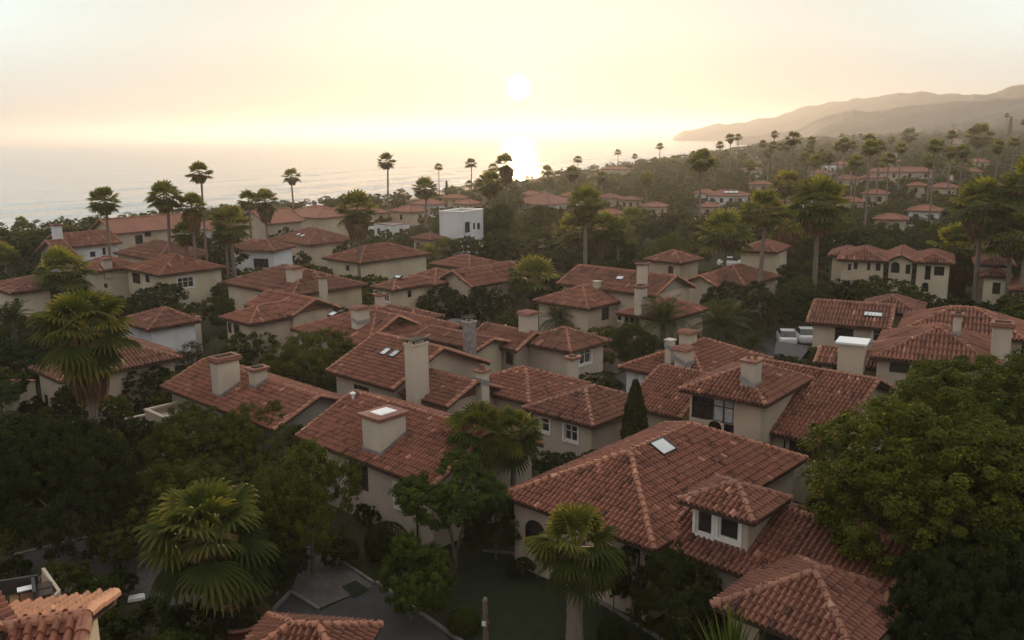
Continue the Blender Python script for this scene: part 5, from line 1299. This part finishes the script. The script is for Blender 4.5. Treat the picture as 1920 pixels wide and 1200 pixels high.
balls(870, 1132, 60, 1185, 'clipped ball shrub at the lawn edge beside the weathered post'); balls(727, 975, 84, 1045, 'clipped dark shrub at the wall base of square chimney house', 'leaf_dark')
balls(1148, 1152, 58, 1205, 'clipped ball shrub to the right of the lawn palm', 'leaf_dark'); balls(1198, 1178, 44, 1222, 'small clipped ball beneath the dark tree by dormer', 'leaf_dark')
def sword(px, yt, w, base, lab, z=0.0, n=70, up=.9):
    x, y = at(px, base, z)[:2]; c = pix((x, y, z+.8))[2]; r = w/2/FPX*c; g = np.random.default_rng(int(px)); V, F, RN = [], [], []
    h = max(z_at(px, yt, x, y)-z, r)
    for i in range(n):
        a = i*2.39996; u = i/n; el = R(85-70*u+g.normal(0, 5)); d = np.array([math.cos(a)*math.cos(el), math.sin(a)*math.cos(el), math.sin(el)]); s_ = np.array([-math.sin(a), math.cos(a), 0]); L = h*g.uniform(.8, 1.05)*(1-.25*u)
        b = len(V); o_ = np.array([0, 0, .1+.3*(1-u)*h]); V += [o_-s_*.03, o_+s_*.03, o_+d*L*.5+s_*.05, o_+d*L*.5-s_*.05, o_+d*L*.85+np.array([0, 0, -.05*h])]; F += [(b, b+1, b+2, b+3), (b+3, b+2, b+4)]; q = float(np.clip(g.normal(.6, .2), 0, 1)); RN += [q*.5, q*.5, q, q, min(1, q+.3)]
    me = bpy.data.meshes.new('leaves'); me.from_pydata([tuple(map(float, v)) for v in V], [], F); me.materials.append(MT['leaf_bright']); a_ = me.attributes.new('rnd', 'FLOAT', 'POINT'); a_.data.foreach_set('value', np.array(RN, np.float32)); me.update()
    place('sword_plant', 'plant', None, x, y, [('leaves', me, (0, 0, 0), (1, 1, 1))], 0, None, lab, z); TAKEN.append((x, y, r))
sword(1366, 1142, 90, 1345, 'bright spiky plant before the lower hip roof wall', 0.0, 110)
sword(1520, 842, 26, 880, 'spiky plant under the wide dark window', 0.0, 40)

# ---- nearer garden bushes by hand: (px, top, width, foot, tone)
for a in ((125, 1045, 110, 1150, 'mid', 'leafy bush by the terrace corner'), (190, 1075, 100, 1165, 'mid', 'leafy bush beside the white slab'), (230, 1065, 60, 1120, 'dark', 'dark bush in front of the wooden posts'), (30, 1040, 60, 1090, 'dark', 'dark bush at the courtyard edge'),
          (15, 985, 70, 1075, 'olive', 'small olive tree at the frame edge above the terrace'), (200, 1140, 90, 1215, 'mid', 'bush behind the near tiled roof corner'), (285, 1130, 150, 1220, 'dark', 'wide dark hedge below the courtyard'), (370, 1130, 120, 1220, 'dark', 'dark bush at the foot of the courtyard palm'),
          (1405, 825, 50, 850, 'dark', 'low shrub at the corner of the two storey house'), (1440, 845, 60, 872, 'dark', 'low shrub beneath the downpipe of the two storey house'), (1330, 775, 0, 0, 0, 0),
          (640, 1010, 70, 1062, 'dark', 'dark bush at the house wall by the path'), (330, 1180, 120, 1290, 'bright', 'sunlit leafy bush top at the bottom edge'), (980, 1045, 60, 1085, 'dark', 'dark bush below the arched window'), (690, 940, 60, 985, 'dark', 'dark bush under the dark wall window'),
          (270, 905, 80, 968, 'dark', 'dark shrub beside the short garden path'), (320, 925, 90, 1000, 'dark', 'dark shrub under the spreading olive tree'),
          (500, 1000, 90, 1075, 'mid', 'green shrub under the tall olive tree'), (1150, 1060, 70, 1150, 'dark', 'dark bush between lawn palm and house corner'), (1330, 1120, 90, 1240, 'dark', 'dark bush under the low eave by the sword plant')):
    if a[2]: tree(a[0], a[1], a[2], base=a[3], tone=a[4], det=0 if a[4] == 'bright' else 1, lab=a[5], name='round_shrub')

# ---- planting that fills the gaps between the houses
def in_house(x, y, m):
    for N, a, b, La, Lb in FOOT:
        dx, dy = x-N[0], y-N[1]; s, t = dx*a[0]+dy*a[1], dx*b[0]+dy*b[1]
        if -m < s < La+m and -m < t < Lb+m: return True
    return False
CLEAR = [(1395, 612, 1625, 690), (795, 600, 900, 650), (1150, 690, 1250, 740)]
TK = list(TAKEN)
def free(x, y, r):
    for X, Y, q in TK:
        if (X-x)**2+(Y-y)**2 < (0.62*(q+r))**2: return False
    return True
CARS = [(847, 604, 12, 'PW', 'white van parked behind the rough grey stone chimney', True), (1474, 636, 78, 'PW', 'white car parked nearest the dusty feather palms', False), (1508, 632, 82, 'PW', 'white car in the middle of the parked row', False),
                                 (1540, 628, 80, 'PS', 'silver car parked beside the porch roof', False), (1372, 494, -20, 'PW', 'white car in front of cream wall house', False), (1210, 722, 60, 'PW', 'white car nose beside the garage door', False), (700, 424, 0, 'PW', 'white van roof among trees near the beach', True),
                                 (888, 468, 20, 'PW', 'white car beside the white cube house', False), (745, 422, 10, 'PS', 'grey car among trees near the slim beach palm', False)]
for c_ in CARS:
    q = at(c_[0], c_[1]+8)
    for u_ in (-25, 0, 25): KEEP.append((c_[0]+u_, c_[1], math.hypot(q[0], q[1])))
    TK.append((q[0], q[1], 2.2))
KA = np.array(KEEP)
def blocks(x, y, z0, h, r):
    cx, cy, c = pix((x, y, z0+h)); _, by, _ = pix((x, y, z0)); w = r/c*FPX; d = math.hypot(x, y)
    m = (np.abs(KA[:, 0]-cx) < w*1.0) & (KA[:, 1] > cy-3) & (KA[:, 1] < by) & (KA[:, 2] > d)
    return bool(m.any())
def scatter(rmin, rmax, step, det, sizes, seed, cap):
    g = random.Random(seed); n = 0; cand = []
    rr_ = rmin
    while rr_ < rmax:
        st = step*(0.75+0.25*rr_/rmin)
        k = int(R(64)*rr_/st)
        for i in range(k): cand.append((R(-32)+R(64)*(i+g.random())/k, rr_+g.uniform(-.5, .5)*st))
        rr_ += st*.8
    g.shuffle(cand)
    for a_, q in cand:
        if n >= cap: break
        x, y = q*math.sin(a_), q*math.cos(a_)
        if shore(x, y)[0] < 16: continue
        z0 = ground(x, y); px, py, c = pix((x, y, z0))
        if any(X0 < px < X1 and Y0 < py < Y1 for X0, Y0, X1, Y1 in CLEAR): continue
        for r in sizes:
            r *= g.uniform(.85, 1.2); h = r*g.uniform(1.45, 1.95)
            if in_house(x, y, .25+r*.55) or not free(x, y, r) or blocks(x, y, z0, h, r): continue
            tone = g.choices(('dark', 'mid', 'olive'), (5, 4, 2))[0]; sets = MIDC if det == 1 else FARC; me = sets[tone][g.randrange(len(sets[tone]))]
            rz_ = h*.5; shrub = r < 1.5; nm = 'round_shrub' if shrub else 'round_tree'
            place(nm, 'shrub' if shrub else 'tree', 'garden shrubs' if shrub else 'broadleaf trees', x, y, [('crown', me, (0, 0, h-rz_*.95), (r, r, rz_*1.08))]+([('trunk', TRK[n % 3], (0, 0, 0), (r*.9, r*.9, max(h-rz_, .3)))] if det == 1 or not shrub else []),
                  g.uniform(0, 6), (('small', 'medium sized', 'big')[(r > 1.7)+(r > 2.5)] if not shrub else 'low', TONE[tone], 'shrub' if shrub else 'tree'), None, z0, h*.6)
            TK.append((x, y, r)); n += 1; break
    return n
n1 = scatter(44, 74, 2.6, 1, (2.2, 1.4, .9), 1, 110)
n2 = scatter(72, 125, 4.0, 1, (3.0, 2.2, 1.4, .9), 2, 195)
n3 = scatter(125, 178, 5.4, 2, (3.8, 2.8, 1.8), 3, 120)
g = random.Random(21); n4 = 0
for N, a, b, La, Lb in list(FOOT):              # low planting along the house walls
    d = math.hypot(*N)
    if not 56 < d < 125: continue
    for o0, dr, L in ((N-b*.75, a, La), (N-a*.75, b, Lb)):
        u = g.uniform(.3, 1.2)
        while u < L and n4 < 70:
            x, y = o0+dr*u; r = g.uniform(.6, 1.15); h = r*g.uniform(1.5, 2.2); z0 = ground(x, y)
            px, py, c = pix((x, y, z0)); ok = not any(X0 < px < X1 and Y0 < py < Y1 for X0, Y0, X1, Y1 in CLEAR)
            if ok and not in_house(x, y, .1) and free(x, y, r*.6) and not blocks(x, y, z0, h, r):
                tone = g.choice(('dark', 'mid', 'olive')); me = MIDC[tone][g.randrange(2)]
                place('round_shrub', 'shrub', 'garden shrubs', x, y, [('crown', me, (0, 0, h*.5), (r, r, h*.55))], g.uniform(0, 6), ('low', TONE[tone], 'shrub'), None, z0, h*.6); TK.append((x, y, r*.6)); n4 += 1
            u += g.uniform(2.0, 4.0)
print('scattered', n1, n2, n3, n4)

g = random.Random(11)
for B in FHB:                       # garden trees round the far houses
    for s_, t_ in ((B.La*.75, -2.2), (-2.4, B.Lb*.35)):
        x, y = B.N+B.a*s_+B.b*t_; wall = B.ze-ground(x, y)
        if wall < 1.2 or in_house(x, y, .8) or not free(x, y, 1.2): continue
        h = wall*g.uniform(.55, .95); r = min(max(h*.55, 1.0), 2.4)*g.uniform(.9, 1.2); tone = g.choice(('dark', 'mid', 'olive')); shrub = r < 1.7
        place('round_shrub' if shrub else 'round_tree', 'shrub' if shrub else 'tree', 'garden shrubs' if shrub else 'broadleaf trees', x, y, [('crown', FARC[tone][g.randrange(2)], (0, 0, h*.52), (r, r, h*.56))], g.uniform(0, 6),
              ('low' if shrub else 'medium sized', TONE[tone], 'shrub' if shrub else 'tree'), None, None, h*.6); TK.append((x, y, r))

# ---- the far wood reads as one mass
def far_wood():
    g = random.Random(5); base = [FARC['dark'][0], FARC['mid'][1], FARC['dark'][2], FARC['olive'][0]]; arr = []
    for me in base:
        V = np.empty(len(me.vertices)*3, np.float32); me.vertices.foreach_get('co', V); F = np.empty(len(me.loops), np.int32); me.loops.foreach_get('vertex_index', F); q = np.empty(len(me.vertices), np.float32); me.attributes['rnd'].data.foreach_get('value', q)
        k = len(F)//4; sel = np.arange(0, k, 2); F = F.reshape(-1, 4)[sel]; arr.append((V.reshape(-1, 3), F, q))
    Vs, Fs, Rs, off = [], [], [], 0
    q = 176.0
    while q < 1500:
        st = 6.5+max(0, q-176)*.024; k = int(R(66)*q/st)
        for i in range(k):
            a_ = R(-32)+R(66)*(i+g.random())/k; qq = q+g.uniform(-.5, .5)*st; x, y = qq*math.sin(a_), qq*math.cos(a_)
            if shore(x, y)[0] < 18 or in_house(x, y, 2.5): continue
            r = g.uniform(2.2, 4.0)*(1+max(0, q-300)/1100); h = min(r*g.uniform(1.25, 1.7), g.uniform(4.2, 7.0)); z0 = ground(x, y); sd = shore(x, y)[0]
            if sd < 90: h *= .45+.55*sd/90; r *= .6+.4*sd/90
            while h > 2.4 and blocks(x, y, z0, h, r): h *= .7; r *= .8
            if blocks(x, y, z0, h, r): continue
            V, F, rn = arr[g.randrange(4)]; t = g.uniform(0, 6.28); c, s = math.cos(t), math.sin(t)
            P = np.stack([(V[:, 0]*c-V[:, 1]*s)*r+x, (V[:, 0]*s+V[:, 1]*c)*r+y, V[:, 2]*h*.6+z0+h*.45], 1); b = np.clip(rn+g.gauss(0, .12), 0, 1)
            u = np.unique(F); mp = np.full(len(V), -1); mp[u] = np.arange(len(u)); Vs.append(P[u]); Fs.append(mp[F]+off); Rs.append(b[u]); off += len(u)
        q += st*.8
    o = link('woods', np_mesh('woods', np.vstack(Vs), np.vstack(Fs), [MT['leaf_mid']], np.concatenate(Rs)))
    tag(o, 'hazy mass of trees covering the far slope under the hills', 'woods', kind='stuff'); print('woods', len(Vs))
far_wood()

# ------------------------------------------------------------------ vehicles
def mat_paint(name, c):
    t = NT(name); x = t.bsdf(c, 0.3, None, 0.5); x.inputs['Coat Weight'].default_value = .6; x.inputs['Coat Roughness'].default_value = .08; return t.mat
PW = mat_paint('white_car_paint', (.72, .73, .74)); PS = mat_paint('silver_car_paint', (.36, .37, .39)); PK = mat_paint('black_car_paint', (.03, .03, .035)); RUB = mat_plain('tyre_rubber', (.02, .02, .02), .8)
LAMP = mat_plain('lamp_glass', (.55, .55, .52), .15, .1, spec=.8)
def loft(secs, cap=True):
    """secs: list of rings (same count)"""
    b = MB(); k = len(secs[0])
    for s_ in secs:
        b.v += [tuple(p) for p in s_]; b.r += [.5]*k
    for i in range(len(secs)-1):
        for j in range(k): b.f.append((i*k+j, i*k+(j+1) % k, (i+1)*k+(j+1) % k, (i+1)*k+j)); b.m.append(0)
    if cap: b.f.append(tuple(range(k-1, -1, -1))); b.m.append(0); b.f.append(tuple((len(secs)-1)*k+j for j in range(k))); b.m.append(0)
    return b
def car(x, y, rz, paint, lab, van=False, z=None):
    z = ground(x, y)+.03 if z is None else z; root = empty('parked_car', (x, y, z), rz); tag(root, lab, 'car', 'parked cars')
    H = 1.95 if van else 1.42; prof = [(-2.15, .5, .78), (-2.1, .28, .92), (-1.4, .22, 1.0), (-.5, .22, 1.0), (.6, .22, .98), (1.4, .22, .92), (2.05, .26, .80), (2.2, .42, .62)]
    def ring(X, zb, zt, w):
        return [(X, -w, zb), (X, -w*1.02, (zb+zt)/2), (X, -w*.93, zt), (X, w*.93, zt), (X, w*1.02, (zb+zt)/2), (X, w, zb)]
    b = loft([ring(X, zb, zt, .88 if abs(X) < 1.9 else .78) for X, zb, zt in prof]); b.build('body', paint, root, smooth=False)
    cb = [(-2.0 if van else -1.75, .95, .78), (-1.75 if van else -1.0, H, .64), (.1, H+.02, .64), (.95, .96, .78)]
    c = MB(); P = [[(X, -w, zz) for X, zz, w in cb], [(X, w, zz) for X, zz, w in cb]]
    n = len(cb)
    for i in range(n-1): c.poly([P[0][i], P[0][i+1], P[1][i+1], P[1][i]], 1 if i == 1 else 0)
    for s_ in (0, 1): c.poly(P[s_], 0)
    g = c.build('cabin_glass', [MT['pane'], paint], root)
    for X, side in ((-1.3, -1), (-1.3, 1), (1.32, -1), (1.32, 1)):
        w = MB(); w.tube([(X, side*.72, .32), (X, side*.9, .32)], .32, 16, 0); wo = w.build('wheel', RUB, root, smooth=False)
        r = MB(); r.tube([(X, side*.88, .32), (X, side*.91, .32)], .2, 12, 0); r.build('rim', MT['flash'], wo)
    for s_ in (-1, 1):
        h = MB(); h.box((2.1, s_*.58, .66), (.16, .3, .12)); h.build('headlight', LAMP, root)
    return root
def spot(px, py, z=0.0): return at(px, py, z)[:2]
for px, py, rz, pt, lab, van in CARS:
    x, y = spot(px, py+8); car(x, y, R(rz), {'PW': PW, 'PS': PS}[pt], lab, van)

# ------------------------------------------------------------------ small things in the gardens
def wall_run(name, lab, pts, h, mat, px=True, th=.22, cat='wall', base=0.0, cop='brickcap'):
    P = [at(*p, base)[:2] for p in pts]; root = empty(name, (*P[0], base)); tag(root, lab, cat)
    b, c = MB(), MB()
    for p, q in zip(P[:-1], P[1:]):
        L = np.linalg.norm(q-p); m = (p+q)/2; rz = math.atan2(*(q-p)[::-1])
        b.box((m[0], m[1], base+h/2-.1), (L+th*.9, th, h+.2), 0, rz); c.box((m[0], m[1], base+h+.05), (L+th+.1, th+.12, .1), 0, rz)
    b.build('panel', MT[mat], root, org=tuple(root.location)); c.build('coping', MT[cop], root, org=tuple(root.location))
wall_run('garden_wall', 'tall cream forecourt wall with tiled top left of the palm', [(0, 772), (40, 768), (68, 770)], 2.3, 'yellow')
wall_run('garden_wall', 'low cream wall with pale coping before the hollow chimney house', [(242, 812), (330, 792)], 1.0, 'cream', cop='cream')
wall_run('terrace_wall', 'tan terrace wall with iron gate beside the stone chimney house', [(1118, 690), (1158, 700)], 1.8, 'beige')
wall_run('balcony_wall', 'low pale balcony wall under the two storey house windows', [(1270, 826), (1390, 862)], 1.2, 'cream', base=0.6, cop='flash')
wall_run('garden_wall', 'pale yard wall under the slender palms', [(330, 560), (400, 572)], 1.6, 'white', cop='cream')
# posts, slab, weathered post, planter, terrace furniture
for i, (px, yt, pb, lab) in enumerate(((216, 1036, 1078, 'leftmost of three dark wooden posts by the courtyard'), (226, 1034, 1079, 'middle of three dark wooden posts by the courtyard'), (236, 1038, 1082, 'rightmost of three dark wooden posts by the courtyard'))):
    x, y = at(px, pb)[:2]; h = z_at(px, yt, x, y); m = MB(); m.tube([(0, 0, -.2), (.02, .01, h*.5), (.05*(1-i), 0, h)], [.075, .07, .06], 9); o = m.build('wooden_post', MT['wood'], None, smooth=True); o.location = (x, y, 0); tag(o, lab, 'post', 'wooden posts')
x, y = at(256, 1124)[:2]; m = MB(); m.box((0, 0, .06), (.62, .42, .12), 0, R(20)); m.box((0, 0, .02), (.7, .5, .04), 0, R(20)); o = m.build('stone_slab', MT['frame_white'], None); o.location = (x, y, .03); tag(o, 'small white slab lying at the bush edge by courtyard', 'slab')
x, y = at(911, 1208)[:2]; r = empty('weathered_post', (x, y, 0)); tag(r, 'weathered carved wooden garden post with pale notice', 'post')
m = MB(); hz_ = z_at(912, 1120, x, y); m.lathe([(.12, -.1), (.13, .2), (.10, hz_*.35), (.14, hz_*.5), (.09, hz_*.62), (.12, hz_*.78), (.08, hz_*.84), (.13, hz_*.93), (.06, hz_), (0, hz_)], (0, 0, 0), 12); m.build('post', MT['bark'], r, smooth=True)
m = MB(); m.box((-.06, -.14, hz_*.48), (.16, .03, .2), 0, R(-15)); m.build('notice', MT['frame_white'], r)
x, y = at(452, 1183)[:2]; r = empty('planter', (x, y, 0)); tag(r, 'wide terracotta planter bowl beside the courtyard palm', 'planter')
m = MB(); m.lathe([(.75, -.02), (1.1, .35), (1.22, .62), (1.28, .62), (1.28, .7), (1.12, .7), (1.05, .55), (.4, .52), (0, .52)], (0, 0, 0), 28); m.build('bowl', MT['brickcap'], r, smooth=True)
m = MB(); m.lathe([(1.04, .5), (.6, .57), (0, .6)], (0, 0, 0), 20); m.build('soil', MT['soot'], r, smooth=True)
# roof terrace in the corner
zt_ = 3.0; P = [at(px, py, zt_)[:2] for px, py in ((18, 1118), (82, 1075), (112, 1118), (62, 1165), (20, 1165))]
TERR = mat_plain('terracotta_paving', (.25, .135, .075), .8, .2, 2.0, .4, 10)
r = empty('roof_terrace', (*P[0], 0)); tag(r, 'small tan terrace with seating below the courtyard', 'terrace')
m = MB()
m.poly([(p[0], p[1], zt_) for p in P]); 
for i in range(len(P)): p, q = P[i], P[(i+1) % len(P)]; m.poly([(*p, 0), (*q, 0), (*q, zt_), (*p, zt_)])
m.build('deck', TERR, r, org=(*P[0], 0))
m = MB()
for p, q in ((P[1], P[2]), (P[2], P[3])):
    c = (p+q)/2; m.box((c[0], c[1], zt_+.12), (np.linalg.norm(q-p), .12, .24), 0, math.atan2(*(q-p)[::-1]))
m.build('parapet', MT['cream'], r, org=(*P[0], 0))
def bench(px, py, rz, lab):
    x, y = at(px, py, zt_)[:2]; o = empty('terrace_sofa', (x, y, zt_+.004), R(rz)); tag(o, lab, 'sofa', 'terrace sofas')
    a = MB(); a.box((0, 0, .2), (1.3, .6, .24)); a.build('seat', MT['iron'], o); a = MB(); a.box((0, .33, .42), (1.3, .12, .5)); a.build('backrest', MT['iron'], o)
    a = MB()
    for k in (-.3, .3): a.box((k, -.02, .36), (.52, .46, .09))
    a.build('cushion', MT['wood'], o)
bench(85, 1122, 120, 'dark terrace sofa nearest the pale parapet'); bench(42, 1106, 200, 'dark terrace sofa at the far end')
x, y = at(52, 1122, zt_)[:2]; r = empty('terrace_table', (x, y, zt_+.004), R(30)); tag(r, 'small table with white top between two dark sofas', 'table')
m = MB(); m.box((0, 0, .42), (.62, .36, .04)); m.build('table_top', MT['white_metal'], r)
for sx in (-1, 1):
    for sy in (-1, 1): m = MB(); m.box((sx*.26, sy*.13, .2), (.04, .04, .4)); m.build('leg', MT['iron'], r)
# dark canopy and shed roof by the car park
def canopy(name, lab, px, z, mat, leg=True):
    P = [at(a, b_, z)[:2] for a, b_ in px]; c = sum(P)/4; r = empty(name, (*c, 0)); tag(r, lab, 'canopy'); org = (*c, 0)
    m = MB(); m.hexa([(p[0], p[1], z-.1) for p in P]+[(p[0], p[1], z+.05) for p in P]); m.build('canopy_top', mat, r, org=org)
    for p in P: q = c+(p-c)*.9; m = MB(); m.box((q[0], q[1], (z-.1)/2), (.1, .1, z-.1)); m.build('post', MT['wood'], r, org=org)
canopy('car_canopy', 'dark flat carport roof in front of parked cars', [(1452, 664), (1500, 676), (1520, 650), (1455, 640)], 2.4, mat_plain('dark_roof_felt', (.06, .055, .055), .85, .2))
canopy('garden_canopy', 'small pale garden canopy beside the slim front chimney', [(532, 624), (556, 626), (563, 612), (540, 610)], 2.6, MT['white_metal'])
canopy('garden_canopy', 'brown lean canopy under the grey end gable', [(545, 790), (610, 772), (600, 760), (540, 778)], 2.3, MT['brownboard'])

# ------------------------------------------------------------------ labels of the remaining plants: by look and by the house they stand at
def label_plants():
    used = {}; hp = [(x, y, nk, *pix((x, y, ground(x, y)+3))) for x, y, nk in ANCHOR]
    vis = [h for h in hp if -20 < h[3] < 1940]
    for o, w, x, y, zm in PENDING:
        px, py, c = pix((x, y, zm)); d = math.hypot(x, y)
        near = sorted(vis, key=lambda h: (h[0]-x)**2+(h[1]-y)**2)[:4]
        def rel(h):
            if abs(h[3]-px) > 60 and abs(h[3]-px)*d/FPX > abs(math.hypot(h[0], h[1])-d): return 'right of' if px > h[3] else 'left of'
            return 'behind' if d > math.hypot(h[0], h[1]) else 'in front of'
        base = f"{w[0]} {w[1]} {w[2]}"; opts = []
        for h in near: opts.append(f"{base} {rel(h)} the {h[2]}")
        for h in near[:2]:
            for k in near:
                if k is not h: opts.append(f"{base} {rel(h)} the {h[2]}, toward the {k[2]}")
        for t in opts:
            if t not in used and len(t.split()) <= 16: used[t] = [(px, o)]; o['label'] = t; break
        else: used.setdefault(opts[0], []).append((px, o))
    ordn = ['first', 'second', 'third', 'fourth', 'fifth', 'sixth', 'seventh', 'eighth', 'ninth', 'tenth', 'eleventh', 'twelfth']
    for t, L in used.items():
        if len(L) > 1:
            L.sort(key=lambda a: a[0])
            for i, (_, o) in enumerate(L): o['label'] = f"{ordn[min(i, 11)]} from the left, {t}" if i < 12 else t
label_plants()

S.render.engine = 'CYCLES'
S.cycles.use_denoising = True
S.cycles.max_bounces = 6; S.cycles.diffuse_bounces = 3; S.cycles.glossy_bounces = 3; S.cycles.transparent_max_bounces = 8; S.cycles.transmission_bounces = 2; S.cycles.volume_bounces = 1
S.cycles.sample_clamp_indirect = 6
S.view_settings.view_transform = 'Standard'; S.view_settings.look = 'None'; S.view_settings.exposure = 0.8; S.view_settings.gamma = 1
